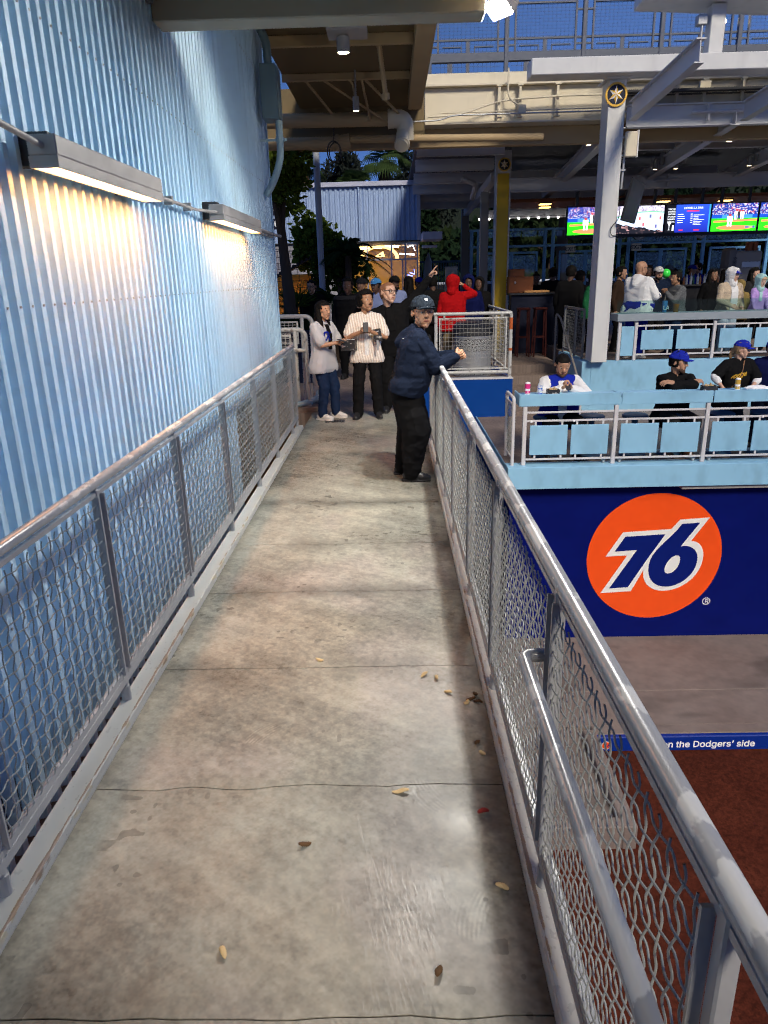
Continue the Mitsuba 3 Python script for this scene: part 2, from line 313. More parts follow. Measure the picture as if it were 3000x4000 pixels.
# stone bed beyond the foot of the wall
sb = thing('stone_retaining_wall', 'rough brown stone footing behind the last mesh panels', 'wall')
r = np.random.default_rng(5)
put(sb, 'core', box(-2.6, -1.80, 7.35, 10.7, -1.2, .62), 'mortar')
for row in range(8):
    z = -.62+row*.155; y = 7.34+(.1 if row % 2 else 0)
    while y < 10.6:
        w = r.uniform(.2, .42); put(sb, 'stone', box(-1.84, -1.785+r.uniform(0, .05), y+.01, min(y+w, 10.68)-.01, z+.008, z+.147, .018), r.choice(['stone_a', 'stone_b', 'stone_c'])); y += w
M('stone_a', (.16, .12, .075), .9, .2); M('stone_b', (.24, .18, .11), .9, .2); M('stone_c', (.10, .085, .065), .9, .2)

# ------------------------------------------------------------------ railings
def wire_panel(L, H, pitch=.054, r=.0026, amp=.0046, n=5):
    nu, nv = int(round(L/pitch)), int(round(H/pitch)); us = (np.arange(nu)+.5)*L/nu; vs = (np.arange(nv)+.5)*H/nv
    vv = np.linspace(0, H, nv*4+1); uu = np.linspace(0, L, nu*4+1); A = []; B = []
    for i, u in enumerate(us):
        ph = np.pi*(vv*nv/H-.5)+np.pi*i
        A.append(np.stack([u+amp*.72*np.sin(ph-np.pi*i+np.pi/2), vv, amp*np.cos(ph)], 1))
    for j, v in enumerate(vs):
        ph = np.pi*(uu*nu/L-.5)+np.pi*j+np.pi
        B.append(np.stack([uu, v+amp*.12*np.sin(ph-np.pi*j+np.pi/2), amp*np.cos(ph)], 1))
    m = cat(wires(A, r, n), wires(B, r, n)); return m
def side_rail(key, X, ys, y_end0, y_end1, zc, zt, inner):
    """guard rail along the walkway: X its line, ys the posts"""
    put(key, 'top_rail', tube(np.linspace([X, y_end0, zt], [X, y_end1, zt], 40), .0235, 16), 'rail_paint', smooth=True)
    put(key, 'bottom_rail', cat(bar([X, y_end0, zc+.118], [X, y_end1, zc+.118], .040, .038), bar([X-inner*.012, y_end0, zc+.152], [X-inner*.012, y_end1, zc+.152], .012, .030)), 'rail_paint')
    put(key, 'top_channel', bar([X, y_end0, zt-.045], [X, y_end1, zt-.045], .022, .018), 'rail_paint')
    for y in ys:
        put(key, 'post', cat(box(X-.015, X+.015, y-.016, y+.016, zc+.02, zt-.025, .004), cyl([X, y, zc-.01], [X, y, zc+.075], .022, 12)), 'rail_paint')
    W = X-inner*.018
    for a, b in zip(ys[:-1], ys[1:]):
        L, H = b-a-.075, zt-.062-(zc+.165); pm = wire_panel(L, H)
        v = np.asarray(pm.vertices); pm = TM(np.stack([W+v[:, 2], a+.0375+v[:, 0], zc+.165+v[:, 1]], 1), pm.faces)
        put(key, 'mesh_panel', pm, 'wire_paint', kind=None)
        for yy in (a+.032, b-.032): put(key, 'panel_edge', box(W-.011, W+.011, yy-.004, yy+.004, zc+.15, zt-.05), 'rail_paint')
lr = thing('guard_railing', 'grey steel railing with woven wire panels beside the blue wall', 'railing')
LY = [-.55, .68, 1.81, 2.94, 4.10, 5.32, 6.58, 7.73, 9.0, 9.47]
side_rail(lr, -1.305, LY, -1.2, 9.50, .048, 1.12, -1)
rr = thing('guard_railing', 'grey steel railing with peeling paint and woven wire panels beside the drop', 'railing')
RY = [-.3, .76, 1.81, 2.97, 4.02, 5.15, 6.09, 7.25, 8.4]
side_rail(rr, .455, RY[1:], .30, 8.45, .058, 1.125, 1)
hr = put(rr, 'handrail', tube(arc([[.445, 1.86, .87], [.365, 1.86, .87], [.365, .25, .87]], .07, 6), .0205, 16), 'rail_paint', smooth=True, label='lower grab rail bent in at its far end')
put(rr, 'handrail_bracket', cyl([.445, .72, .80], [.372, .72, .86], .009), 'rail_paint')

# ------------------------------------------------------------------ wall lamps
def wall_lamp(label, y0, y1, z0, n):
    k = thing('wall_lamp', label, 'lamp'); x0, x1 = -1.575, -1.445; h = .135
    sh = cat(box(x0, x1, y0, y1, z0+.05, z0+h, .006), box(x0, x0+.012, y0, y1, z0, z0+.0495), box(x1-.012, x1, y0, y1, z0, z0+.0495), box(x0+.0125, x1-.0125, y0, y0+.012, z0, z0+.0495), box(x0+.0125, x1-.0125, y1-.012, y1, z0, z0+.0495))
    put(k, 'housing', sh, 'lamp_grey')
    d = ply(box(x0+.016, x1-.016, y0+.016, y1-.016, z0+.012, z0+.024), 'lamp_lens'); d['emitter'] = glow((1.0, .38, .11), LAMP)
    put(k, 'diffuser', d, None, label='glowing warm white lens')
    for y in (y0+.16, y1-.22):
        put(k, 'bracket', cat(box(WX-.03, x0+.05, y-.05, y+.05, z0+h, z0+h+.03, .004), box(WX-.03, x0+.001, y-.05, y+.05, z0+.02, z0+h, .004)), 'dark_metal')
    return k
LAMP = 10.0
M('lamp_grey', proc(lambda p, n, uv: mi.Color3f(.29, .28, .275)*(1-.25*fbm(p.x*9, p.y*6, p.z*9, 3))), .45, .5)
wall_lamp('long grey strip lamp with warm light, nearer one on the blue wall', 3.42, 4.93, 2.43, 0)
wall_lamp('long grey strip lamp with warm light, farther one on the blue wall', 6.68, 8.58, 2.44, 1)
cd = thing('wall_conduit', 'thin grey conduit linking the two wall lamps', 'conduit')
put(cd, 'pipe', tube(arc([[-1.6, .5, 2.60], [-1.53, 2.6, 2.60], [-1.52, 3.1, 2.55], [-1.51, 3.42, 2.52]], .2), .014, 10), 'lamp_grey', smooth=True)
put(cd, 'pipe', tube([[-1.56, 4.93, 2.50], [-1.59, 5.3, 2.50], [-1.59, 6.3, 2.50], [-1.51, 6.68, 2.51]], .013, 10), 'lamp_grey', smooth=True)
put(cd, 'pipe', tube([[-1.56, 8.58, 2.52], [-1.58, 9.4, 2.52], [-1.58, 10.5, 2.52], [-1.55, 10.74, 2.52]], .02, 10), 'lamp_grey', smooth=True)
for y in (5.6, 6.1, 9.0, 9.25, 9.5, 9.75, 10.0, 10.25): put(cd, 'clamp', box(-1.64, -1.575, y-.012, y+.012, 2.475, 2.535, .004), 'lamp_grey')
jb = thing('junction_box', 'blue grey electrical box high at the far end of the wall', 'electrical box')
put(jb, 'housing', box(-1.575, -1.375, 10.0, 10.32, 3.86, 4.47, .008), 'teal_box')
put(jb, 'cover', box(-1.373, -1.360, 10.02, 10.30, 3.88, 4.45, .004), 'teal_box')
put(jb, 'upper_conduit', tube(arc([[-1.48, 10.12, 4.47], [-1.48, 10.12, 4.75], [-1.6, 10.1, 4.95], [-1.62, 10.05, 5.6]], .25), .052, 14), 'teal_box', smooth=True)
put(jb, 'lower_conduit', tube(arc([[-1.39, 10.14, 3.86], [-1.39, 10.14, 3.42], [-1.50, 10.14, 3.16], [-1.62, 10.2, 3.0]], .22), .045, 14), 'teal_pipe', smooth=True, label='pale blue bent conduit below the box')
put(jb, 'clamp', cat(cyl([-1.39, 10.14, 3.62], [-1.39, 10.14, 3.665], .058), bar([-1.64, 10.14, 3.64], [-1.30, 10.14, 3.64], .02, .03)), 'teal_pipe')

# ------------------------------------------------------------------ roof over the walkway
rf = thing('walkway_roof', 'tan painted steel soffit and beams over the far end of the walkway', 'roof')
put(rf, 'front_beam', box(-1.64, .70, 5.80, 6.02, 3.675, 4.05, .01), 'soffit_grey')
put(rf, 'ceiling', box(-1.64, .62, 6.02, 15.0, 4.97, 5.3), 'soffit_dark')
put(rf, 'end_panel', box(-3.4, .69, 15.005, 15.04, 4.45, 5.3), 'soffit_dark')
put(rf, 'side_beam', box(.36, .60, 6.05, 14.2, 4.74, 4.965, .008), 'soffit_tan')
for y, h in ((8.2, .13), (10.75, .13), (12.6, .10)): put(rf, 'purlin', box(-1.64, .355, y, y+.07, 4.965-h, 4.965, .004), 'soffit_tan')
put(rf, 'back_beam', box(-3.4, 12, 15.32, 15.5, 4.30, 4.62, .01), 'soffit_tan')
put(rf, 'back_soffit', box(-3.4, 12, 15.402, 17.4, 4.90, 4.95), 'soffit_tan')
put(rf, 'brace', cat(cyl([-1.3, 12.6, 4.9], [-.95, 13.6, 4.6], .02), cyl([-.35, 12.65, 4.88], [.35, 14.0, 4.5], .022), cyl([-.4, 12.65, 4.88], [-.3, 13.7, 4.5], .02), cyl([-1.0, 12.65, 4.88], [.15, 13.9, 4.4], .018)), 'soffit_tan')
put(rf, 'conduit', cat(tube(arc([[-1.55, 8.3, 4.8], [-.9, 8.4, 4.8], [-.72, 8.25, 4.9], [-.55, 7.6, 4.94]], .2), .016, 8), tube(arc([[-1.6, 12.55, 4.86], [-.55, 12.55, 4.86], [-.5, 12.55, 4.6]], .1), .016, 8), cyl([-1.3, 7.2, 4.9], [-1.52, 9.6, 4.86], .03), cyl([-.9, 7.0, 4.94], [-1.5, 8.6, 4.85], .015)), 'soffit_tan', smooth=30)
ro = thing('unseen_shade_roof', 'unseen dark roof slab added over the near walkway to shade the wall', 'roof')  # out of view, shaped to shade the upper wall; dark underside cuts bounce
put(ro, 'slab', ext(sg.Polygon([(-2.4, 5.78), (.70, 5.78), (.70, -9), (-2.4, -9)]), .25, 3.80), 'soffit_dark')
put(ro, 'edge_gutter', bar([-1.62, 5.7, 3.78], [-.9, 3.6, 3.90], .05, .05), 'dark_metal')
bp = thing('drain_pipe', 'fat tan pipe with a round elbow hanging under the soffit', 'pipe')
put(bp, 'run', cyl([-3.0, 13.8, 4.55], [.12, 13.8, 4.53], .115, 20), 'soffit_tan', smooth=30)
put(bp, 'elbow', cat(tube(arc([[.02, 13.8, 4.53], [.30, 13.8, 4.53], [.30, 13.85, 4.2]], .22, 7), .145, 18)), 'cream', smooth=40)
put(bp, 'collar', cat(cyl([.0, 13.8, 4.53], [.04, 13.8, 4.53], .155, 20), cyl([.07, 13.8, 4.53], [.10, 13.8, 4.53], .15, 20)), 'cream')
put(bp, 'drop', cyl([.27, 13.85, 4.35], [.22, 13.55, 4.06], .115, 18), 'cream', smooth=30)
put(bp, 'drop_collar', cyl([.24, 13.62, 4.12], [.235, 13.59, 4.09], .135, 18), 'cream')
p2_ = thing('drain_pipe', 'tan pipe with a stepped coupling below the fat pipe', 'pipe')
put(p2_, 'run', cyl([-3.4, 14.4, 4.28], [-.85, 14.4, 4.28], .105, 18), 'soffit_tan', smooth=30)
put(p2_, 'coupling', cat(cyl([-.95, 14.4, 4.28], [-.90, 14.4, 4.28], .14, 18), cyl([-.88, 14.4, 4.28], [-.70, 14.4, 4.31], .12, 18)), 'soffit_tan')
put(p2_, 'thin_run', cyl([-.7, 14.4, 4.33], [2.9, 14.9, 4.36], .065, 14), 'soffit_tan', smooth=30)
vp = thing('sprinkler_pipe', 'thin tan standpipe crossing the soffit to the elbow', 'pipe')
put(vp, 'run', cat(cyl([-.12, 10.9, 5.05], [-.02, 11.3, 4.32], .035), cyl([-.12, 10.9, 5.05], [-.17, 9.0, 4.93], .038)), 'soffit_tan', smooth=30)
put(vp, 'flange', cyl([-.03, 11.28, 4.38], [-.02, 11.3, 4.3], .06), 'soffit_tan')
hc = thing('hose_coil', 'coil of black cable hanging under the tan pipe', 'cable coil')
put(hc, 'loop', tube([[-.9+.11*math.sin(a), 13.0, 3.92+.16*math.cos(a)] for a in np.linspace(0, 6.28, 25)], .012, 6), 'black', smooth=True)
put(hc, 'loop', tube([[-.88+.10*math.sin(a), 13.03, 3.91+.15*math.cos(a)] for a in np.linspace(0, 6.28, 25)], .010, 6), 'black', smooth=True)
put(hc, 'tie', cyl([-.9, 13.0, 4.06], [-.9, 13.2, 4.3], .008, 6), 'black')
def can_lamp(name, label, x, y, z, r, h, e, mount=None, group=None, c=(1.0, .78, .42), tilt=0):
    k = thing(name, label, 'lamp', group)
    put(k, 'can', lathe([(r*.2, z+h), (r*.92, z+h), (r, z+h-.01), (r, z), (r*.9, z), (r*.88, z+.02)], 18, (x, y, 0)), 'lamp_grey', smooth=40)
    d = ply(lathe([(.0001, z+.018), (r*.86, z+.018)], 18, (x, y, 0)), 'lamp_lens'); d['emitter'] = glow(c, e)
    put(k, 'lens', d, None)
    if mount: put(k, 'mount', mount, 'lamp_grey')
    return k
k = can_lamp('soffit_light', 'round canister light glowing warm under the near soffit', -.50, 9.5, 4.42, .075, .16, 26, cat(box(-.68, -.22, 9.3, 9.7, 4.60, 4.70, .01), box(-.65, -.25, 9.35, 9.65, 4.70, 4.96, .01)))
can_lamp('soffit_light', 'smaller canister light glowing above the fat pipe', -.49, 12.45, 4.40, .05, .20, 20, cyl([-.49, 12.45, 4.6], [-.49, 12.45, 4.96], .015))
# flood lamp on the end of the front beam
fl = thing('flood_lamp', 'bright white flood lamp on the end of the front beam', 'lamp')
def flood_body():
    b = box(-.10, .10, -.05, .05, -.065, .065, .008); l = box(-.092, .092, -.062, -.052, -.058, .058)
    return b, l
b_, l_ = flood_body(); place = lambda m: mv(rot(rot(m, [1, 0, 0], 55), [0, 0, 1], -52), .83, 5.95, 3.765)
put(fl, 'housing', place(b_), 'lamp_grey'); d = ply(place(l_), 'lamp_lens'); d['emitter'] = {**glow((1.0, .97, .90), 620.0), 'sampling_weight': 14.0}; put(fl, 'lens', d, None)
put(fl, 'yoke', cat(bar([.70, 5.95, 3.88], [.83, 5.95, 3.84], .02, .03)), 'lamp_grey')
# ------------------------------------------------------------------ elevated walkway behind
gd = thing('walkway_girder', 'cream steel girder of the elevated walkway crossing the picture', 'girder')
put(gd, 'web', box(.70, 12, 15.05, 15.3, 4.66, 5.25, .006), 'cream')
put(gd, 'bottom_flange', box(.70, 12, 14.95, 15.4, 4.625, 4.655, .004), 'cream')
put(gd, 'top_flange', box(.70, 12, 14.93, 15.4, 5.255, 5.29, .004), 'cream')
put(gd, 'coping', box(.70, 12, 15.1, 15.5, 5.295, 5.50, .01), 'cream')
for x in (2.07, 2.46, 3.15, 5.35, 5.85, 6.55, 7.4): put(gd, 'hanger', cat(box(x-.022, x+.022, 14.90, 14.95, 4.72, 5.24), box(x-.05, x+.05, 14.88, 14.96, 4.70, 4.716), box(x-.05, x+.05, 14.88, 14.96, 5.225, 5.25)), 'cream')
put(gd, 'conduit', tube(arc([[.75, 14.86, 4.74], [1.35, 14.86, 4.76], [2.07, 14.86, 4.98], [3.2, 14.86, 5.03], [8, 14.86, 5.03]], .3), .016, 8), 'cream', smooth=True)
put(gd, 'conduit', tube([[1.0, 14.86, 4.80], [4.0, 14.86, 4.81]], .012, 8), 'cream', smooth=True)
put(gd, 'conduit', tube(arc([[.3, 14.8, 4.66], [.95, 14.82, 4.67], [1.2, 14.82, 4.75], [4, 14.82, 4.755]], .2), .014, 8), 'galv', smooth=True)
put(gd, 'conduit', tube(arc([[2.22, 14.84, 5.5], [2.22, 14.84, 5.0], [2.5, 14.84, 4.85]], .2), .016, 8), 'cream', smooth=True)
put(gd, 'switch_box', box(2.42, 2.56, 14.82, 14.9, 4.77, 4.90, .006), 'cream')
put(gd, 'switch_box', box(5.72, 5.92, 14.82, 14.9, 5.04, 5.20, .006), 'cream')
wr = thing('walkway_railing', 'dark slate railing with square wire panels against the sky', 'railing')
put(wr, 'kick_band', box(.55, 12, 16.0, 16.12, 5.90, 6.055, .004), 'steel_slate')
put(wr, 'mid_rail', box(.55, 12, 16.02, 16.06, 6.255, 6.295, .004), 'steel_slate')
xs = [.84+1.5*i for i in range(8)]
for x in xs:
    put(wr, 'post', box(x-.04, x+.04, 15.98, 16.08, 5.50, 7.4, .006), 'steel_slate')
    [put(wr, 'tie', box(x-.17, x+.17, 16.01, 16.05, z_, z_+.03), 'steel_slate') for z_ in (6.15, 6.72)]
for a, b in zip(xs[:-1], xs[1:]):
    put(wr, 'panel_frame', cat(box(a+.15, a+.185, 16.0, 16.05, 6.06, 7.3), box(b-.185, b-.15, 16.0, 16.05, 6.06, 7.3), box(a+.19, b-.19, 16.0, 16.05, 6.845, 6.875)), 'steel_slate')
    m_ = (a+b)/2
    put(wr, 'stub_post', cat(box(m_-.035, m_+.035, 16.03, 16.055, 6.06, 6.25), box(m_-.50, m_-.12, 16.01, 16.04, 6.145, 6.165), box(m_+.12, m_+.50, 16.01, 16.04, 6.145, 6.165), box(m_-.14, m_-.12, 16.01, 16.04, 6.06, 6.142), box(m_+.12, m_+.14, 16.01, 16.04, 6.06, 6.142)), 'steel_slate')
    x_ = np.linspace(a+.22, b-.22, 14); z_ = np.linspace(6.08, 6.83, 14)
    V = [np.array([[x, 16.03, 6.06], [x, 16.03, 6.845]]) for x in x_]; Hh = [np.array([[a+.185, 16.033, z], [b-.185, 16.033, z]]) for z in z_]
    put(wr, 'wire_panel', cat(wires(V, .0028), wires(Hh, .0028)), 'steel_slate')
    V = [np.array([[x, 16.03, 5.52], [x, 16.03, 5.89]]) for x in x_]; put(wr, 'lower_wire_panel', cat(wires(V, .0028), wires([np.array([[a+.1, 16.033, z], [b-.1, 16.033, z]]) for z in (5.62, 5.72, 5.82)], .0028)), 'steel_slate')
    put(wr, 'foot', cat(box(m_-.03, m_+.03, 16.03, 16.055, 5.5, 5.89), box(m_-.4, m_-.3, 16.03, 16.055, 5.5, 5.89)), 'steel_slate')
uc = thing('upper_canopy', 'white curved canopy slab with a square post at the top right', 'canopy')
put(uc, 'slab', rot(box(4.3, 12, 13.6, 14.5, 6.21, 6.42, .02), [0, 1, 0], 3.0, (4.3, 14, 6.2)), 'white_steel')
put(uc, 'post', box(5.44, 5.68, 13.9, 14.14, 5.395, 6.12, .01), 'white_steel')
put(uc, 'box', box(5.24, 5.40, 13.95, 14.1, 5.84, 5.99, .01), 'galv')
put(uc, 'conduit', tube(arc([[5.33, 14.0, 5.84], [5.33, 14.0, 5.45], [5.25, 14.0, 5.32]], .08), .025, 8), 'galv', smooth=True)
st = thing('walkway_lamp', 'small lit lamp post seen through the upper railing', 'lamp')
put(st, 'post', cyl([6.75, 16.6, 5.4], [6.75, 16.6, 6.55], .04), 'galv')
d = ply(mv(trimesh.creation.icosphere(2, .045), 6.75, 16.6, 6.62), 'lamp_lens'); d['emitter'] = glow((1, .8, .5), 12); put(st, 'bulb', d, None)

# ------------------------------------------------------------------ bar canopy and its columns
wc = thing('white_column', 'tall white steel column with a round star emblem standing on the parapet corner', 'column')
put(wc, 'shaft', box(3.87, 4.17, 14.1, 14.55, .255, 5.10, .008), 'white_steel')
put(wc, 'cap_plate', box(3.80, 4.24, 14.03, 14.62, 5.10, 5.125), 'white_steel')
put(wc, 'access_plate', box(4.171, 4.19, 14.2, 14.4, .75, 1.15, .005), 'white_steel')
def emblem(parent, x, y, z, r):
    f = lambda poly, h, yy: face_front(ext(poly, h), x, yy, z)
    put(parent, 'emblem_rim', f(circle(0, 0, r).difference(circle(0, 0, r*.83)), .03, y), 'gold')
    put(parent, 'emblem_disc', f(circle(0, 0, r*.835), .015, y), 'navy_paint')
    sx = .92
    pts = [(r*.78*math.sin(i*math.pi/6)*sx*(1 if i % 2 == 0 else .44), r*.78*math.cos(i*math.pi/6)*(1 if i % 2 == 0 else .44)) for i in range(12)]
    a, b = [], []
    for i in range(12):
        tri = sg.Polygon([(0, 0), pts[i], pts[(i+1) % 12]]); (a if i % 2 else b).append(tri)
    for nm, tri, mt in (('emblem_star_light', a, 'pure_white'), ('emblem_star_gold', b, 'gold')):
        vs, fs = [], []
        for t in tri:
            c = np.array(t.exterior.coords)[:3]
            if np.cross(c[1]-c[0], c[2]-c[0]) < 0: c = c[::-1]
            apex = [0 if np.allclose(q, 0) else (1 if np.hypot(*q) < r*.5 else 1) for q in c]
            hz = [.032 if np.allclose(q, 0) else .006 for q in c]; n0 = len(vs)
            vs += [[q[0], q[1], h+.012] for q, h in zip(c, hz)]; fs += [[n0, n0+1, n0+2]]
        put(parent, nm, face_front(TM(vs, fs), x, y, z), mt)
emblem(wc, 3.99, 14.095, 4.86, .19)
an = thing('antenna', 'cream flat antenna panel on a pole beside the white column', 'antenna')
put(an, 'panel', box(4.20, 4.40, 14.0, 14.10, 3.86, 4.27, .015), 'cream')
put(an, 'cover_rib', box(4.405, 4.425, 14.0, 14.1, 3.85, 4.29, .006), 'pure_white')
put(an, 'pole', cyl([4.22, 14.15, 3.35], [4.24, 14.15, 4.28], .022), 'galv', smooth=30)
for z in (3.66, 3.9, 4.2): put(an, 'clamp', box(4.165, 4.26, 14.1, 14.2, z-.012, z+.012), 'galv')
tt = thing('television', 'black wall television seen from behind, tilted down beside the white column', 'television')
tm = rot(cat(box(-.02, .02, -.62, .62, -.36, .36, .01)), [0, 1, 0], 12)
put(tt, 'case', mv(rot(tm, [0, 0, 1], -28), 4.55, 14.45, 3.16), 'black')
put(tt, 'back_box', mv(rot(rot(box(-.07, -.021, -.3, .3, -.25, .15, .01), [0, 1, 0], 12), [0, 0, 1], -28), 4.55, 14.45, 3.16), 'black')
put(tt, 'arm', bar([4.17, 14.3, 3.2], [4.5, 14.42, 3.2], .05, .05), 'black')
put(tt, 'cable', tube(arc([[4.19, 14.12, 3.1], [4.21, 14.08, 2.85], [4.05, 14.05, 2.7], [4.06, 14.05, 2.55], [4.2, 14.1, 2.56]], .12), .008, 6), 'black', smooth=True)
cp = thing('bar_canopy', 'grey steel canopy frame and dark metal deck over the bar', 'canopy')
put(cp, 'front_box_beam', box(2.45, 12, 13.8, 14.25, 5.13, 5.385, .012), 'white_steel')
for i, x in enumerate((4.27, 6.35, 8.45)):
    put(cp, 'rafter', ibeam([x+.1, 11.45, 4.83], [x, 14.0 if i == 0 else 14.3, 4.58], .14, .31), 'beam_grey')
    put(cp, 'rafter', ibeam([x, 14.6, 4.56], [x-.05, 21.5, 3.95], .16, .28), 'beam_grey')
put(cp, 'cross_beam', cat(box(4.4, 12, 14.75, 14.77, 4.465, 4.795), box(4.4, 12, 14.68, 14.85, 4.80, 4.82), box(4.4, 12, 14.68, 14.85, 4.445, 4.463)), 'white_steel')
put(cp, 'cross_beam', ibeam([4.3, 17.5, 4.60], [12, 17.5, 4.60], .14, .28), 'beam_grey')
put(cp, 'cross_beam', ibeam([2.96, 19.0, 3.98], [12, 19.0, 3.98], .14, .31), 'beam_grey')
for (a, b, y, z) in ((5.55, 6.7, 14.64, 4.66), (6.0, 7.5, 17.38, 4.6), (6.45, 7.1, 18.9, 4.0)):
    put(cp, 'pipe', cat(cyl([a, y, z], [b, y, z], .03, 10), box(a+.3, a+.34, y, y+.08, z-.14, z+.14)), 'beam_grey')
for i, (y, x0, z) in enumerate(((17.6, .63, 4.49), (19.5, .66, 4.42), (21.5, .68, 4.36), (23.5, .71, 4.31), (25.5, .74, 4.26), (27.5, .78, 4.21))):
    put(cp, 'purlin', cat(box(x0, 2.6 if y < 19 else (2.62 if y < 19.6 else 9), y, y+.03, z, z+.26 if i else z+.17), box(x0, 2.6 if y < 19.6 else 9, y, y+.12, z-.012, z-.002)), 'beam_grey')
put(cp, 'roof_deck', cat(box(.62, 12, 17.7, 29, 4.80, 4.84), box(4.3, 12, 14.7, 17.69, 5.02, 5.06)), 'dark_metal')
put(cp, 'diagonal_brace', bar([2.88, 29, 4.15], [2.7, 20, 4.30], .18, .2), 'beam_grey')
put(cp, 'drain_elbow', tube(arc([[1.9, 20.5, 4.35], [2.3, 20.5, 4.2], [2.25, 21, 3.9]], .15), .07, 10), 'beam_grey', smooth=40)
put(cp, 'rear_fascia', box(2.95, 12, 23.6, 23.66, 3.55, 3.80), 'beam_grey')
put(cp, 'bar_bulkhead', box(3.2, 12, 20.4, 22.5, 3.72, 3.8), 'wood_orange')
yc = thing('yellow_column', 'steel column with a yellow face and a round star emblem near the bar', 'column')
put(yc, 'flange', cat(box(2.60, 2.635, 18.95, 19.25, 0, 4.72, .004), box(2.93, 2.965, 18.95, 19.25, 0, 4.72, .004)), 'beam_grey')
put(yc, 'web', box(2.637, 2.928, 19.0, 19.2, 0, 4.70), 'yellow_paint')
put(yc, 'emblem_plate', box(2.60, 2.965, 18.93, 18.948, 4.25, 4.75), 'beam_grey')
emblem(yc, 2.79, 18.925, 4.44, .15)
rc = single('rear_column', 'dark grey column at the far corner of the bar canopy', 'column', cat(box(2.72, 3.0, 29, 29.3, 0, 4.3, .01), box(3.01, 3.04, 29, 29.05, 0, 3.6)), 'brass_grey')
bc = single('brown_post', 'brown post between the rear column and the yellow column', 'column', cat(box(2.30, 2.50, 19.4, 19.6, 0, 3.9, .01)), 'brass_grey')
# ------------------------------------------------------------------ seating terrace over the painted wall
tr = thing('seating_terrace', 'light blue edged seating terrace above the painted wall', 'terrace')
put(tr, 'floor', box(1.64, 12, 10.16, 14.29, -1.02, -.74), 'brown_paving')
put(tr, 'fascia', box(1.62, 12, 9.85, 10.155, -1.025, -.70, .006), 'panel_blue')
put(tr, 'side_fascia', box(1.62, 1.637, 10.16, 14.0, -1.02, -.72), 'panel_blue')
put(tr, 'wall_light_channel', box(4.15, 12, 9.9, 10.05, -1.085, -1.03, .004), 'lamp_grey')
nw = thing('painted_wall', 'deep blue wall with a big orange disc sign below the terrace', 'wall')
put(nw, 'face', box(1.70, 12, 10.10, 10.4, -3.7, -1.03), 'navy_wall')
def px(p, s=1.659): return p
def from_px(pts):   # sign outline in metres about the disc centre
    return [((x-916.5)*.002333*.998, -(y-616)*.00254) for x, y in pts]
def bez(*p, n=10):
    t = np.linspace(0, 1, n)[:, None]; a, b, c, d = map(np.asarray, p)
    return [tuple(q) for q in (1-t)**3*a+3*(1-t)**2*t*b+3*(1-t)*t*t*c+t**3*d]
SXc, SZc = 3.925, -2.215
# sheared by the camera roll only in the photograph: written upright here
def up(pts): return [(x+.0*y, y+.026*x) for x, y in pts]
white7 = [(700, 448), (1010, 440), (1060, 383), (1248, 378), (1145, 521)]+bez((1145, 521), (1210, 525), (1240, 580), (1236, 640))+bez((1236, 640), (1230, 760), (1120, 838), (1005, 840))+bez((1005, 840), (905, 838), (850, 775), (855, 697))+[(785, 833), (585, 838), (741, 597), (600, 598)]
navy7 = [(717, 476), (973, 471)]+bez((973, 471), (930, 540), (880, 610), (848, 665))+[(762, 805), (640, 808), (801, 563), (656, 568)]
navy6 = [(1075, 410), (1188, 408), (1080, 553)]+bez((1080, 553), (1150, 540), (1205, 585), (1199, 650))+bez((1199, 650), (1195, 750), (1100, 812), (1015, 812))+bez((1015, 812), (930, 810), (880, 750), (887, 665))+bez((887, 665), (895, 560), (1010, 510), (1075, 410))
bean = bez((1088, 640), (1090, 600), (1050, 600), (1022, 630))+bez((1022, 630), (985, 670), (980, 720), (1015, 726))+bez((1015, 726), (1055, 725), (1085, 690), (1088, 640))
S = lambda pts: sg.Polygon(up(from_px(pts))).buffer(0)
put(nw, 'sign_disc', face_front(ext(circle(0, 0, 1.02, 96), .004), SXc, 10.098, SZc), 'sign_orange', label='round orange disc of the sign')
put(nw, 'sign_outline', face_front(ext(S(white7), .004), SXc, 10.093, SZc), 'sign_white')
n6 = S(navy6).difference(S(bean))
put(nw, 'sign_numeral', face_front(ext(S(navy7), .004), SXc, 10.088, SZc), 'sign_navy')
put(nw, 'sign_numeral', face_front(ext(n6, .004), SXc, 10.088, SZc), 'sign_navy')
put(nw, 'registered_mark', cat(face_front(ext(circle(0, 0, .062, 32).difference(circle(0, 0, .050, 32)), .003), 4.805, 10.098, -2.97), face_front(mv(text_mesh('R', .065, .003, bold=True), -.024, -.032), 4.805, 10.098, -2.97)), 'sign_white')
# terrace rail with hanging panels and bar counter
ct = thing('terrace_railing', 'grey steel railing with square light blue panels on the terrace edge', 'railing')
PX = [1.86, 3.145, 4.43, 5.715, 7.0]
for x in PX: put(ct, 'post', box(x-.028, x+.028, 9.975, 10.03, -.70, .15, .005), 'beam_grey')
for a, b in zip(PX[:-1], PX[1:]):
    for z in (.065, -.056, -.615): put(ct, 'rail', box(a+.029, b-.029, 9.985, 10.015, z-.013, z+.013, .003), 'beam_grey')
    for p0, p1 in ((a+.075, a+.61), (a+.66, a+1.19)):
        put(ct, 'panel', box(p0, p1, 9.965, 9.98, -.545, -.115, .003), 'panel_blue')
        put(ct, 'panel_tab', cat(*[cat(box(x-.014, x+.014, 9.981, 9.99, -.60, -.545), box(x-.014, x+.014, 9.981, 9.99, -.12, -.066)) for x in (p0+.08, p1-.08)]), 'beam_grey')
for x in (1.95, 2.55, 5.2): put(ct, 'rail_clip', box(x-.016, x+.016, 9.955, 9.984, -.075, -.045, .006), 'pure_white')
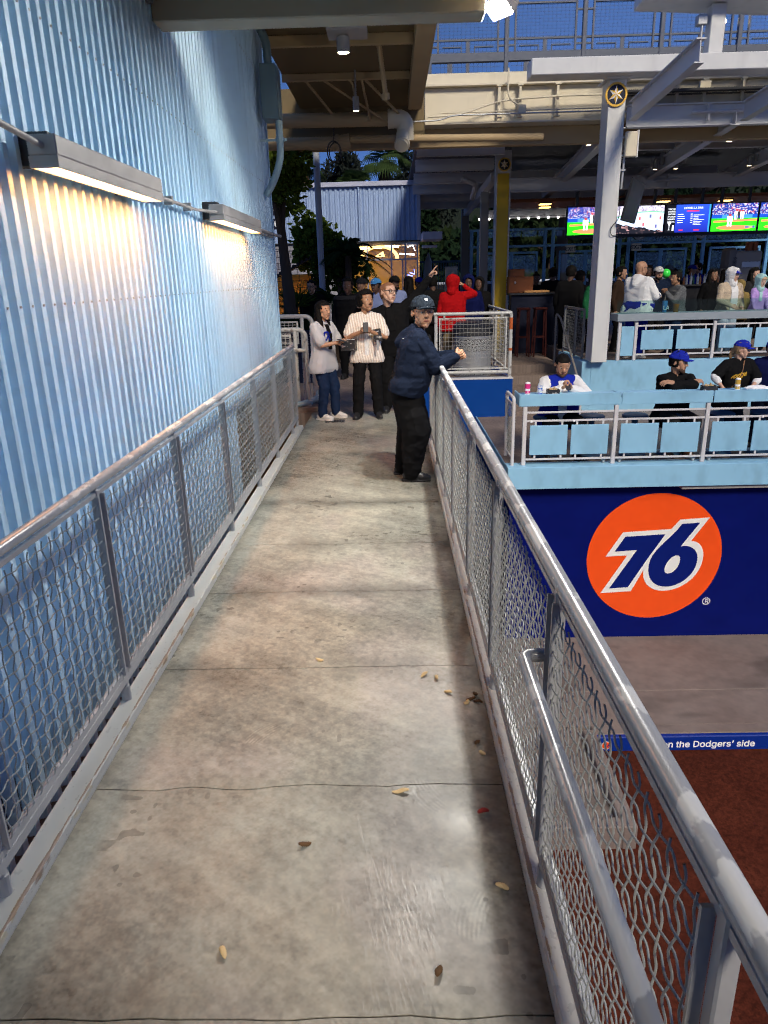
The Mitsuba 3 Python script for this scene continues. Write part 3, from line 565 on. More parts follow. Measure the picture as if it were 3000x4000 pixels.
for x in (3.03, 3.26, 4.32, 4.55): put(ct, 'post_foot', cat(box(x-.02, x+.02, 10.03, 10.1, -.70, -.64, .01), box(x-.035, x+.035, 10.04, 10.09, -.66, -.63, .008)), 'galv')
bcx = [(1.79, 3.195), (3.21, 4.478), (4.493, 5.76), (5.775, 7.05)]
cn = thing('terrace_counter', 'long light blue counter with a raised front along the terrace edge', 'counter')
for a, b in bcx: put(cn, 'front_panel', box(a, b, 9.98, 9.998, .155, .325, .004), 'panel_blue')
for a, b in bcx: put(cn, 'counter_top', box(a, b, 9.999, 10.42, .255, .285, .004), 'panel_blue')
put(cn, 'end_panel', box(1.772, 1.789, 9.98, 10.42, .155, .325, .003), 'panel_blue')
sr = thing('side_railing', 'narrow grey mesh railing at the left end of the terrace', 'railing')
put(sr, 'frame', cat(tube(arc([[1.70, 10.0, -.70], [1.70, 10.0, .27], [1.70, 10.62, .27], [1.70, 10.62, -.70]], .05), .026, 12)), 'beam_grey', smooth=40)
put(sr, 'inner_frame', cat(bar([1.70, 10.05, .17], [1.70, 10.58, .17], .02, .02), bar([1.70, 10.05, -.6], [1.70, 10.58, -.6], .02, .02)), 'beam_grey')
pm = wire_panel(.5, .74, .06, .003, .004); v = np.asarray(pm.vertices); put(sr, 'mesh_panel', TM(np.stack([1.70+v[:, 2], 10.06+v[:, 0], -.58+v[:, 1]], 1), pm.faces), 'wire_paint')
def stool(x, y, label):
    k = thing('bar_stool', label, 'stool')
    put(k, 'seat', lathe([(.001, -.105), (.17, -.105), (.19, -.12), (.19, -.15), (.17, -.165), (.001, -.165)], 26, (x, y, 0)), 'stool_blue', smooth=40)
    put(k, 'stem', cyl([x, y, -.70], [x, y, -.165], .045), 'stool_blue', smooth=30)
    put(k, 'base', lathe([(.001, -.67), (.10, -.675), (.19, -.70), (.20, -.735)], 22, (x, y, 0)), 'stool_blue', smooth=40)
for i, x in enumerate((2.30, 2.98, 3.63, 4.20, 4.92, 5.55, 6.2)):
    stool(x, 10.62 if i not in (0, 3) else 10.66, ['round blue pedestal stool under the varsity jacket man', 'round blue pedestal stool just right of the varsity jacket man', 'empty round blue stool between the two seated men', 'round blue pedestal stool under the man with folded arms', 'round blue stool just right of the man with folded arms', 'round blue stool behind the woman in the black jersey', 'round blue stool at the right edge behind the counter'][i])
# blue enclosure wall with the mesh guard, and stairs
bw = thing('enclosure_wall', 'plain royal blue wall under the mesh guard by the waste bin', 'wall')
put(bw, 'face', box(.47, 2.33, 13.95, 14.2, -3.7, -.005), 'royal_wall')
put(bw, 'return_face', box(2.10, 2.33, 14.2, 16.1, -1.2, -.005), 'royal_wall')
put(bw, 'cap', box(.45, 2.34, 13.94, 14.22, -.004, .02, .004), 'beam_grey')
put(bw, 'hose_pipe', cyl([1.0, 13.6, -1.15], [1.62, 13.6, -1.15], .02), 'panel_blue')
M('guard_wire', (.30, .30, .29), .5, .4)
er = thing('mesh_guard', 'pale grey pipe guard with square mesh in front of the waste bin', 'railing')
put(er, 'top_pipe', tube(arc([[.80, 14.02, 1.235], [2.275, 14.02, 1.235], [2.275, 18.2, 1.235]], .05), .032, 12), 'pale_pipe', smooth=40)
put(er, 'bottom_pipe', cat(cyl([.80, 14.02, .13], [2.24, 14.02, .13], .034), cyl([2.275, 14.06, .13], [2.275, 18.2, .13], .03)), 'pale_pipe', smooth=40)
for x, y in ((.84, 14.02), (2.275, 14.02), (2.275, 16.1), (2.275, 18.2)): put(er, 'post', cyl([x, y, .02], [x, y, 1.22], .034), 'pale_pipe', smooth=40)
put(er, 'rust_patch', cat(cyl([2.275, 14.02, .93], [2.275, 14.02, 1.15], .0352), cyl([2.275, 14.02, .53], [2.275, 14.02, .58], .0352)), 'rust', label='bare orange rust patches on the corner post')
fr = lambda x0, x1, z0, z1, y: cat(box(x0, x1, y-.012, y+.012, z1-.028, z1), box(x0, x1, y-.012, y+.012, z0, z0+.028), box(x0, x0+.026, y-.0115, y+.0115, z0+.029, z1-.029), box(x1-.026, x1, y-.0115, y+.0115, z0+.029, z1-.029))
put(er, 'mesh_frame', fr(.90, 2.20, .19, 1.165, 14.02), 'pale_pipe')
gx, gz = np.linspace(.95, 2.15, 18), np.linspace(.24, 1.12, 12)
put(er, 'mesh', cat(wires([np.array([[x, 14.02, .2], [x, 14.02, 1.15]]) for x in gx], .0032), wires([np.array([[.91, 14.028, z], [2.19, 14.028, z]]) for z in gz], .0032)), 'guard_wire')
put(er, 'frame_clip', cat(*[box(x-.02, x+.02, 14.0, 14.04, z-.03, z+.03) for x in (1.0, 2.1) for z in (1.195, .165)]), 'guard_wire')
gy = np.linspace(14.15, 16.0, 22)
put(er, 'side_mesh', cat(wires([np.array([[2.275, y, .2], [2.275, y, 1.17]]) for y in gy], .0032), wires([np.array([[2.28, 14.1, z], [2.28, 16.05, z]]) for z in gz], .0032)), 'guard_wire')
put(er, 'side_mesh', cat(wires([np.array([[2.275, y+2.1, .2], [2.275, y+2.1, 1.17]]) for y in gy], .0032), wires([np.array([[2.28, 16.15, z], [2.28, 18.15, z]]) for z in gz], .0032)), 'guard_wire')
M('pale_pipe', proc(lambda p, n, uv: mix((.45, .455, .44), (.22, .20, .18), smoothstep(.6, .75, fbm(p.x*14, p.y*14, p.z*14, 3)))), .42, .5)
M('rust', (.42, .10, .03), .8, .2)
ss = thing('terrace_stairs', 'brown concrete steps leading down to the terrace', 'stairs')
for i, (y, z) in enumerate(((16.1, -.003), (15.58, -.17), (15.05, -.34), (14.5, -.51), (14.0, -.66))):
    put(ss, 'step', box(2.335, 3.745, y-.02, y+.62, z-.3, z-.001, .008), 'brown_paving')
put(ss, 'landing', box(2.335, 3.745, 13.0, 13.97, -1.0, -.735), 'brown_paving')
sh = thing('stair_handrail', 'thin brown handrail sloping down beside the terrace steps', 'handrail')
put(sh, 'rail', tube(arc([[3.55, 15.9, .05], [3.55, 15.9, 1.10], [3.60, 15.7, 1.02], [3.66, 14.1, -.13]], .06), .022, 10), 'brass_grey', smooth=True)
put(sh, 'lower_hook', tube(arc([[3.66, 14.1, -.13], [3.66, 13.9, -.2], [3.66, 13.9, -.73]], .06), .022, 10), 'beam_grey', smooth=True)
# parapet and platform rail
pw = thing('parapet', 'light blue painted parapet with stains behind the terrace seats', 'wall')
put(pw, 'front', box(3.93, 12, 14.3, 14.515, -.74, .25, .005), 'panel_blue')
put(pw, 'return', box(3.75, 3.928, 14.3, 16.4, -.9, .25, .005), 'panel_blue')
pr_ = thing('platform_railing', 'grey railing with light blue panels and a glass screen on the parapet', 'railing')
QX = [4.455, 4.775, 6.30, 7.85, 9.4]
for x in QX: put(pr_, 'post', box(x-.03, x+.03, 14.33, 14.39, .252, 1.0, .005), 'beam_grey')
put(pr_, 'panel', box(4.49, 4.735, 14.33, 14.345, .34, .91, .003), 'panel_blue')
for a, b in zip(QX[1:-1], QX[2:]):
    for z in (.91, .36): put(pr_, 'rail', box(a+.031, b-.031, 14.345, 14.375, z-.016, z+.016, .003), 'beam_grey')
    for p0, p1 in ((a+.105, a+.725), (a+.795, a+1.43)):
        put(pr_, 'panel', box(p0, p1, 14.32, 14.335, .455, .83, .003), 'panel_blue')
        put(pr_, 'panel_tab', cat(*[cat(box(x-.015, x+.015, 14.336, 14.345, .376, .455), box(x-.015, x+.015, 14.336, 14.345, .83, .893)) for x in (p0+.08, p1-.08)]), 'beam_grey')
put(pr_, 'drink_ledge', box(4.38, 12, 14.28, 14.78, 1.005, 1.145, .006), 'ledge_grey')
M('ledge_grey', (.24, .28, .32), .5, .4)
for a, b in ((4.36, 6.08), (6.09, 7.8), (7.81, 9.5)): put(pr_, 'glass_screen', box(a, b, 14.31, 14.318, 1.147, 1.385), 'screen_glass')
gt = thing('platform_gate', 'dark grey mesh gate beside the white column', 'gate')
put(gt, 'frame', cat(bar([3.84, 14.7, 1.22], [3.84, 16.35, 1.22], .04, .045), bar([3.84, 14.7, .33], [3.84, 16.35, .33], .04, .045), *[box(3.82, 3.86, y-.02, y+.02, .25, 1.2) for y in (14.7, 15.35, 16.35)]), 'dark_steel')
M('dark_steel', (.16, .17, .18), .45, .5)
put(gt, 'mesh', cat(wires([np.array([[3.84, y, .35], [3.84, y, 1.2]]) for y in np.linspace(14.8, 16.3, 16)], .004), wires([np.array([[3.845, 14.72, z], [3.845, 16.33, z]]) for z in np.linspace(.4, 1.15, 12)], .004)), 'dark_steel')
# waste bin behind the guard
wb = thing('waste_bin', 'round silver waste bin with perforated bands and a dark lid', 'waste bin')
put(wb, 'body', lathe([(.36, 0), (.37, .02), (.37, .78), (.36, .80)], 32, (1.62, 14.62, 0)), 'galv', smooth=40)
M('perf', proc(lambda p, n, uv: mix((.45, .46, .46), (.03, .03, .03), smoothstep(.40, .36, voronoi(dr.atan2(p.y-14.62, p.x-1.62)*17.0, p.z*42.0)[0]))), .4, .5, .3)
for z0, z1 in ((.50, .74), (.03, .18)): put(wb, 'perforated_band', lathe([(.374, z0), (.374, z1)], 32, (1.62, 14.62, 0)), 'perf', smooth=True)
put(wb, 'lid', lathe([(.39, .80), (.40, .84), (.40, .98), (.34, 1.05), (.001, 1.08)], 32, (1.62, 14.62, 0)), 'dark_metal', smooth=30)
# ------------------------------------------------------------------ televisions over the bar
TVB = .42
scene['screen_glass'] = {'type': 'thindielectric', 'int_ior': 1.5, 'specular_transmittance': {'type': 'rgb', 'value': [.72, .86, .84]}}
def s_base(kind):
    def fn(p, n, uv):
        u, v = uv.x, uv.y
        if kind == 'ball':
            crowd = cell_rand(u*46, v*40, 1.0); tint = mix((.01, .03, .25), (.65, .65, .75), smoothstep(.62, .95, crowd))
            tint = dr.select(cell_rand(u*46, v*40, 2.0) > .93, mi.Color3f(.5, .06, .05), tint)
            wall = mix((.01, .06, .45), (.05, .22, .6), dr.select(cell_rand(u*9, 3.0, 4.0) > .5, mi.Float(1), mi.Float(0)))
            grass = mi.Color3f(.03, .66, .01)*(.85+.3*dr.select(dr.sin(u*30+v*6) > 0, mi.Float(.5), mi.Float(0)))
            dirt = mi.Color3f(.72, .22, .09)
            c = dr.select(v > .60, tint, dr.select(v > .47, wall, grass))
            c = dr.select((dr.abs(v-.37-.05*(u-.4)) < .035) & (u > .05), dirt, c)
            c = dr.select(dr.square((u-.52)/.40)+dr.square((v-.13)/.085) < 1, dirt, c)
            def man(c, x, y, h, body, leg):
                c = dr.select((dr.abs(u-x) < h*.14) & (v > y+h*.42) & (v < y+h*.86), mi.Color3f(*body), c)
                c = dr.select((dr.abs(dr.abs(u-x)-h*.07) < h*.045) & (v > y) & (v < y+h*.45), mi.Color3f(*leg), c)
                return dr.select(dr.square((u-x)/(h*.075))+dr.square((v-y-h*.93)/(h*.10)) < 1, mi.Color3f(.45, .05, .05), c)
            c = man(c, .40, .17, .44, (.8, .8, .85), (.75, .75, .8)); c = man(c, .54, .42, .36, (.85, .85, .9), (.8, .8, .85)); c = man(c, .60, .42, .34, (.03, .03, .04), (.03, .03, .04)); c = man(c, .66, .43, .32, (.8, .75, .8), (.7, .7, .75))
            c = dr.select((u > .74) & (u < .97) & (v > .10) & (v < .18), mix((.75, .55, .05), (.05, .05, .4), cell_rand(u*24, 1.0, 1.0)), c)
            return c*TVB
        if kind == 'hockey':
            ice = mi.Color3f(.46, .56, .74); cr = cell_rand(u*34, v*30, 5.0)
            crowd = mix((.01, .01, .015), (.45, .25, .25), smoothstep(.75, 1.0, cr))
            up_ = mix((.25, .22, .35), (.7, .65, .7), cell_rand(u*40, v*20, 2.0))
            c = dr.select(v > .78-.10*dr.square((u-.7)*2), up_, ice)
            c = dr.select(v < .34-.30*u+.06*noise(u*18, 1.0), crowd, c)
            c = dr.select((v > .77-.10*dr.square((u-.7)*2)) & (v < .80-.10*dr.square((u-.7)*2)), mi.Color3f(.12, .45, .25), c)
            for x, y, cc in ((.72, .62, (.1, .1, .25)), (.5, .55, (.6, .1, .1)), (.93, .55, (.55, .1, .1)), (.58, .32, (.5, .1, .12)), (.85, .25, (.12, .1, .3))):
                c = dr.select((dr.abs(u-x) < .018) & (dr.abs(v-y) < .06), mi.Color3f(*cc), c)
            return c*TVB
        c = mix((.012, .02, .30), (.02, .07, .60), v)
        return dr.select(u > .965, mi.Color3f(.03, .25, .5), dr.select(u < .22, mi.Color3f(.004, .004, .006), c))*TVB
    return fn
for kd in ('ball', 'hockey', 'menu'): pass
FN = {k: proc(s_base(k)) for k in ('ball', 'hockey', 'menu')}
def tv(x0, x1, kind, label):
    k = thing('television', label, 'television', None); z0, z1, y = 2.765, 3.365, 18.0
    put(k, 'case', box(x0-.03, x1+.03, y+.01, y+.08, z0-.045, z1+.03, .008), 'black')
    v = np.array([[x0, y, z0], [x1, y, z0], [x1, y, z1], [x0, y, z1]]); uv = np.array([[0, 0], [1, 0], [1, 1], [0, 1.]])
    d = ply((v, np.array([[0, 1, 2], [0, 2, 3]])), 'black', uv=uv); d['emitter'] = {'type': 'area', 'radiance': {'type': 'rgb', 'value': [.2, .2, .2]}}
    d['emitter'] = {'type': 'area', 'radiance': FN[kind]}
    put(k, 'screen', d, None)
    for f in (.2, .8): put(k, 'hanger', box(x0+f*(x1-x0)-.03, x0+f*(x1-x0)+.03, y+.03, y+.09, z1+.031, 3.72), 'black')
    put(k, 'top_strip', box(x0-.03, x1+.03, y+.02, y+.07, z0-.075, z0-.046), 'black')
    return k
tv(4.17, 5.23, 'ball', 'lit television showing a baseball game, left of the white column')
tv(5.30, 6.41, 'hockey', 'lit television showing a white ice rink, just right of the white column')
k = tv(6.46, 7.49, 'menu', 'lit television showing a blue menu board with white lines')
def emis_text(t, x, z, h, c, w=None, y=17.992):
    m = text_mesh(t, h, .001, bold=True)
    if w: m.apply_scale([w/(m.bounds[1][0]-m.bounds[0][0]), 1, 1])
    return face_front(m, x, y, z)
W_ = [emis_text('ESTRELLA BAR', 6.86, 3.27, .042, None, .44)]
for i, t in enumerate(('TOMMY PINA', 'NOW SERVING', 'DRAFT BEER', 'IS PLATINUM', 'MARGARITA', 'DOUBLE TALL')): W_.append(emis_text(t, 6.50, 3.26-.055*i, .032, None, .17))
r = np.random.default_rng(11)
LN = []
for i in range(5): LN += [box(6.73, 6.73+r.uniform(.12, .2), 17.99, 17.992, 3.15-.045*i, 3.166-.045*i), box(7.03, 7.08, 17.99, 17.992, 3.15-.045*i, 3.166-.045*i)]
for i in range(7): LN += [box(7.10, 7.10+r.uniform(.1, .26), 17.99, 17.992, 3.13-.035*i, 3.142-.035*i)]
LN += [face_front(ext(sg.Polygon([(-.05, .10), (.05, .10), (.006, .02), (.006, -.06), (.03, -.07), (-.03, -.07), (-.006, -.06), (-.006, .02)]), .001), 6.55, 17.991, 2.89), box(6.62, 6.66, 17.99, 17.992, 2.80, 2.93)]
d = ply(cat(*W_, *LN), 'pure_white'); d['emitter'] = glow((.9, .95, 1), .3); put(k, 'menu_lettering', d, None)
d = ply(cat(box(6.93, 7.22, 17.99, 17.992, 3.215, 3.24), box(6.78, 6.88, 17.99, 17.992, 2.80, 2.825), box(7.12, 7.26, 17.99, 17.992, 2.80, 2.825)), 'rust'); d['emitter'] = glow((.9, .03, .08), .3); put(k, 'menu_highlight', d, None)
tv(7.53, 8.59, 'ball', 'lit television showing a baseball game, second from the right')
tv(8.64, 9.7, 'ball', 'lit television showing a baseball game, cut off by the right edge')
def spot(x, y, z, label):
    k = can_lamp('spot_lamp', label, x, y, z, .055, .21, 16, cat(box(x-.02, x+.14, y-.02, y+.02, z+.21, z+.25), cyl([x+.14, y, z+.1], [x+.14, y, z+.35], .05)), 'spot lamps under the bar canopy')
for x, y, z, t in ((4.05, 16.0, 4.37, 'just left of the white column'), (6.37, 16.0, 4.35, 'on the second rafter, upper left of a pair'), (6.87, 16.0, 4.36, 'on the second rafter, upper right of a pair'), (6.11, 18.0, 4.13, 'lower left of the pair above the ice rink television'), (6.58, 18.0, 4.13, 'lower right of the pair above the ice rink television'), (8.25, 18.0, 4.15, 'on the rafter nearest the right edge')):
    spot(x, y, z, 'small grey cylinder spotlight '+t)
sl = thing('string_lights', 'row of tiny round bulbs hung along the back of the bar', 'string lights')
put(sl, 'cable', tube([[x, 23.5, 3.60-.02*math.sin(x*9)**2] for x in np.linspace(2.6, 11, 60)], .008, 5), 'black')
d = ply(cat(*[mv(trimesh.creation.icosphere(1, .035), x, 23.5, 3.54) for x in np.arange(2.75, 11, .30)]), 'pure_white'); d['emitter'] = glow((1, .96, .88), 1.2); put(sl, 'bulb', d, None, kind='stuff')
for x, y, t in ((4.15, 20.6, 'upper of two left of the white column'), (4.35, 21.6, 'lower of two left of the white column'), (7.35, 20.8, 'above the gap beside the menu board'), (9.1, 21.0, 'above the second baseball television from the right')):
    k = thing('ceiling_light', 'flat warm ceiling light, '+t, 'lamp')
    put(k, 'frame', box(x-.16, x+.16, y-.16, y+.16, 3.685, 3.715, .005), 'black')
    d = ply(box(x-.14, x+.14, y-.14, y+.14, 3.66, 3.684), 'lamp_lens'); d['emitter'] = glow((1, .55, .16), .8); put(k, 'lens', d, None)
# ------------------------------------------------------------------ bar, boxes and rear glazing
br = thing('bar_counter', 'dark navy bar counter left of the white column', 'counter')
put(br, 'front', box(2.98, 4.3, 18.5, 18.9, 0, 1.42, .01), 'navy_paint')
put(br, 'top', box(2.93, 4.4, 18.42, 19.0, 1.425, 1.475, .01), 'dark_metal')
wbx = thing('wooden_cabinet', 'orange brown wooden cabinet standing on the dark bar', 'cabinet')
put(wbx, 'body', box(2.92, 3.52, 18.5, 18.9, 1.477, 1.86, .006), 'wood_orange'); put(wbx, 'door', box(2.95, 3.49, 18.485, 18.499, 1.50, 1.80, .004), 'wood_orange')
put(wbx, 'knob', box(3.05, 3.09, 18.47, 18.486, 1.70, 1.75, .005), 'galv')
k = thing('wooden_crate', 'smaller orange brown box stacked on the wooden cabinet', 'box')
put(k, 'body', box(2.94, 3.30, 18.52, 18.85, 1.862, 2.03, .006), 'wood_orange'); put(k, 'lid', box(2.935, 3.305, 18.515, 18.855, 2.031, 2.045, .003), 'wood_orange')
single('serving_tray', 'pale wooden tray on the dark bar', 'tray', box(3.30, 3.92, 18.44, 18.8, 1.477, 1.53, .01), 'wood_pale')
M('wood_pale', (.55, .28, .10), .5, .4)
for i, x in enumerate((3.18, 3.58)):
    k = thing('wooden_stool', 'tall red bar stool in front of the dark bar, '+('left' if i == 0 else 'right')+' one', 'stool')
    put(k, 'seat', box(x-.15, x+.15, 17.65, 17.95, 1.10, 1.15, .015), 'red_stool')
    for a in (-.13, .13):
        for b in (-.13, .13): put(k, 'leg', bar([x+a*1.1, 17.8+b*1.1, 0], [x+a*.9, 17.8+b*.9, 1.1], .035, .035), 'red_stool')
    put(k, 'stretcher', cat(box(x-.13, x+.13, 17.66, 17.69, .45, .48), box(x-.13, x+.13, 17.91, 17.94, .45, .48)), 'red_stool')
rb = thing('bar_counter', 'long black bar counter with bottles behind the upper guests', 'counter')
put(rb, 'front', box(6.9, 12, 18.9, 19.3, .2, 1.52, .01), 'black'); put(rb, 'top', box(6.8, 12, 18.8, 19.35, 1.525, 1.57, .01), 'dark_metal')
scene['bottle_glass'] = {'type': 'principledthin', 'base_color': {'type': 'rgb', 'value': [.6, .65, .6]}, 'roughness': .1, 'spec_trans': .7, 'diff_trans': .1, 'eta': 1.5}
M('liquor_amber', (.25, .10, .02), .15, .6); M('liquor_green', (.02, .09, .04), .15, .6); M('liquor_clear', (.38, .42, .45), .12, .7)
for i in range(15):
    x, y, h = 7.42+i*.085, 18.98+.06*(i % 2), .22+.06*((i*7) % 5)/4
    k = thing('bottle', 'glass bottle standing on the black bar counter', 'bottle', 'bottles on the black bar counter')
    scene[k] = ply(lathe([(.001, 1.57), (.032, 1.57), (.033, 1.57+h*.62), (.012, 1.57+h*.8), (.012, 1.57+h), (.001, 1.57+h)], 10, (x, y, 0)), ('liquor_amber', 'liquor_clear', 'liquor_clear', 'liquor_green', 'liquor_clear')[i % 5], smooth=40)
em = thing('espresso_machine', 'tall brushed drinks machine on the right end of the bar', 'drinks machine')
put(em, 'body', box(8.42, 9.3, 18.95, 19.3, 1.572, 2.34, .04), 'brass_grey'); put(em, 'hood', box(8.40, 8.66, 18.90, 19.3, 1.9, 2.42, .06), 'beam_dark'); put(em, 'grille', cat(*[box(8.55, 8.65, 18.893, 18.9, 2.0+.03*i, 2.012+.03*i) for i in range(7)]), 'black')
M('beam_dark', (.11, .10, .095), .4, .5)
put(em, 'panel', box(8.80, 9.25, 18.93, 18.948, 1.95, 2.08, .004), 'galv'); put(em, 'hopper', cat(box(8.95, 9.05, 19.0, 19.2, 2.342, 2.55, .01), box(9.08, 9.18, 19.0, 19.2, 2.342, 2.55, .01)), 'wood_orange')
gl = thing('glazed_screen', 'light blue framed glass entry screen behind the bar', 'glass screen')
FX = [2.68, 2.91, 5.10, 5.36, 7.55, 7.85, 10.0, 10.3, 12.4]
for x in FX: put(gl, 'mullion', box(x-.05, x+.05, 25.0, 25.1, 0, 3.27, .006), 'aqua_frame')
for z in (3.30, 2.79): put(gl, 'transom', box(2.6, 12.5, 24.99, 25.11, z-.035, z+.035, .006), 'aqua_frame')
for a, b in zip(FX[:-1], FX[1:]):
    if b-a < .5: continue
    put(gl, 'door_frame', cat(box(a+.22, a+.28, 25.02, 25.08, 0, 2.62), box(b-.28, b-.22, 25.02, 25.08, 0, 2.62), box(a+.281, b-.281, 25.02, 25.08, 2.55, 2.62), box((a+b)/2-.06, (a+b)/2+.06, 25.02, 25.08, 0, 2.549)), 'aqua_frame')
    put(gl, 'pane', TM([[a+.3, 25.05, .1], [b-.3, 25.05, .1], [b-.3, 25.05, 2.5], [a+.3, 25.05, 2.5]], [[0, 1, 2], [0, 2, 3]]), 'pane')
    put(gl, 'upper_pane', TM([[a+.06, 25.05, 2.84], [b-.06, 25.05, 2.84], [b-.06, 25.05, 3.25], [a+.06, 25.05, 3.25]], [[0, 1, 2], [0, 2, 3]]), 'pane')
put(gl, 'info_board', box(3.35, 4.4, 24.9, 24.95, 1.1, 2.05, .006), 'aqua_frame', label='plain blue board in the lower glazing')
for x in (6.95, 8.95):
    t = text_mesh('Benefit', .22, .004); v = np.asarray(t.vertices); t = TM(np.stack([-v[:, 0], v[:, 1], v[:, 2]], 1), t.faces[:, ::-1])
    put(gl, 'mirrored_lettering', face_front(t, x+.78, 24.98, 2.93), 'ledge_grey', label='white lettering seen reversed from behind')
    put(gl, 'mirrored_logo', face_front(ext(circle(0, 0, .22, 32).difference(circle(0, .02, .15, 32)).intersection(sg.box(-.3, -.3, .3, -.05)), .004), x+1.22, 24.98, 3.1), 'ledge_grey')
for x in (5.9, 8.05):
    k = thing('exit_sign', 'small pale exit sign over the glass doors '+('left' if x < 7 else 'right')+' of the white column', 'sign')
    put(k, 'plate', box(x-.16, x+.16, 24.85, 24.9, 2.55, 2.78, .005), 'cream_dim'); t = text_mesh('EXIT', .11, .003, bold=True); w = t.bounds[1][0]
    put(k, 'lettering', face_front(t, x-w/2, 24.848, 2.61), 'navy_paint')
M('cream_dim', (.45, .47, .42), .5, .4)
# ------------------------------------------------------------------ far building, shop front, garden wall
fb = thing('corrugated_building', 'blue corrugated shop building with a block base and lit window', 'building')
x = -5.0
while x < .83:
    x1 = min(x+1.05, .84); put(fb, 'cladding_panel', corr(x, x1, 3.02, 4.60, .155, .045, 24.0, 'x'), 'wall_blue_far'); x = x1
put(fb, 'roof_trim', box(-5.2, .95, 23.9, 24.3, 4.605, 4.74, .006), 'wall_trim')
M('wall_trim', (.40, .42, .52), .5, .4)
for x in (-2.55, -.95, .40): put(fb, 'seam_strip', box(x-.02, x+.02, 23.94, 23.953, 3.02, 4.60), 'wall_blue_far')
put(fb, 'corner_trim', box(.842, .96, 23.93, 24.2, 2.98, 4.60, .005), 'wall_trim')
put(fb, 'body', box(-5.2, .94, 24.12, 30, 2.9, 4.55), 'wall_trim')
put(fb, 'sill_trim', box(-5.2, .95, 23.92, 24.1, 2.985, 3.018, .003), 'dark_metal')
put(fb, 'base_core', box(-5.2, -1.52, 24.06, 24.3, 0, 2.98), 'mortar')
for row in range(16):
    x = -5.2+(.2 if row % 2 else 0)
    while x < -1.6:
        x1 = min(x+.40, -1.53)
        if row > 9: put(fb, 'block', box(x+.008, x1-.008, 24.0, 24.07, .02+row*.185, .19+row*.185, .008), 'cmu')
        x += .40
put(fb, 'lower_wall', box(-5.2, -1.53, 24.0, 24.05, .02, 1.86), 'cmu')
# shop window
put(fb, 'shop_floor', box(-1.5, .82, 24.2, 27, -.02, .0), 'brown_paving'); put(fb, 'shop_back_wall', box(-1.5, .92, 27.0, 27.1, 0, 2.9), 'amber_wall')
M('amber_wall', (.36, .25, .12), .7, .3)
put(fb, 'shop_ceiling', box(-1.5, .92, 24.2, 27, 2.9, 2.96), 'amber_wall'); put(fb, 'shop_side_wall', cat(box(-1.52, -1.50, 24.2, 27, 0, 2.9), box(.92, .94, 24.2, 27, 0, 2.9)), 'amber_wall')
for x in (-1.46, -.74, .03, .47, .86): put(fb, 'mullion', box(x-.025, x+.025, 24.02, 24.08, 0, 2.98, .004), 'wall_trim')
for z in (2.46,): put(fb, 'transom', box(-1.5, .88, 24.0, 24.09, z-.025, z+.025, .004), 'wall_trim')
put(fb, 'mullion', box(.36, .40, 24.02, 24.08, 0, 2.43, .004), 'wall_trim')
xs_ = [-1.43, -.71, .06, .50, .83]
for a, b in zip(xs_[:-1], xs_[1:]):
    for z0, z1 in ((.05, 2.43), (2.49, 2.96)): put(fb, 'pane', TM([[a, 24.05, z0], [b, 24.05, z0], [b, 24.05, z1], [a, 24.05, z1]], [[0, 1, 2], [0, 2, 3]]), 'pane')
for (x0, x1, y, e) in ((-1.3, -.3, 25.2, 6.0), (-.2, .28, 24.8, 9.0)):
    d = ply(box(x0, x1, y, y+.35, 2.84, 2.87), 'lamp_lens'); d['emitter'] = glow((1, .68, .22), e); put(fb, 'shop_light', d, None)
d = ply(cat(bar([.55, 24.6, 2.83], [.72, 24.6, 2.90], .02, .03), bar([.72, 24.6, 2.90], [.80, 24.6, 2.72], .02, .03), bar([.30, 25.2, 2.66], [.80, 25.2, 2.62], .03, .05)), 'pure_white'); d['emitter'] = glow((.9, .93, 1), .8); put(fb, 'tube_light', d, None)
d = ply(cat(bar([.62, 24.5, 2.05], [.78, 24.5, 2.0], .02, .03), bar([.78, 24.5, 2.0], [.76, 24.5, 2.15], .02, .03), bar([.55, 24.5, 1.98], [.72, 24.5, 1.94], .02, .03)), 'pure_white'); d['emitter'] = glow((.1, .15, 1), 1.5); put(fb, 'neon_sign', d, None)
ring = circle(0, 0, .62, 64).difference(circle(0, 0, .50, 64))
d = ply(cat(face_front(ext(sa.scale(ring, 1.0, .62).intersection(sg.box(-.7, -.06, .7, .5)), .003), -.35, 24.035, 2.50), face_front(ext(sg.Polygon([(-.25, .02), (.05, .20), (.10, .02)]).difference(sg.box(-.1, .05, -.02, .09)), .003), -.28, 24.035, 2.52)), 'gold'); d['emitter'] = glow((1, .62, .22), .55); put(fb, 'window_emblem', d, None, label='glowing gold emblem in the shop window')
cl = thing('awning_ledge', 'pale flat ledge projecting from the corner of the blue building', 'awning')
put(cl, 'slab', box(.965, 1.55, 22.6, 24.2, 2.96, 3.18, .006), 'wall_trim'); put(cl, 'light_bar', box(.965, 1.42, 23.0, 23.2, 2.74, 2.82, .01), 'wall_trim')
gs = thing('wayfinding_sign', 'navy sign with a white disc and chevron, upper one at the wall corner', 'sign')
def way(k, z0, z1, withA):
    put(k, 'plate', box(-3.6, -3.06, 21.95, 22.0, z0, z1, .004), 'navy_paint'); zc = (z0+z1)/2+.01
    put(k, 'disc', face_front(ext(circle(0, 0, .105, 28), .003), -3.22, 21.949, zc), 'pure_white')
    put(k, 'chevron', cat(face_front(ext(sg.LineString([(-.045, -.02), (0, .03), (.045, -.02)]).buffer(.013), .003), -3.22, 21.944, zc)), 'sign_navy')
    if withA: put(k, 'letter', face_front(text_mesh('A', .10, .003, bold=True), -3.44, 21.949, zc-.05), 'pure_white')
way(gs, 3.68, 3.97, True)
g2 = thing('wayfinding_sign', 'navy sign with a white disc and chevron, lower one at the wall corner', 'sign'); way(g2, 3.31, 3.60, False)
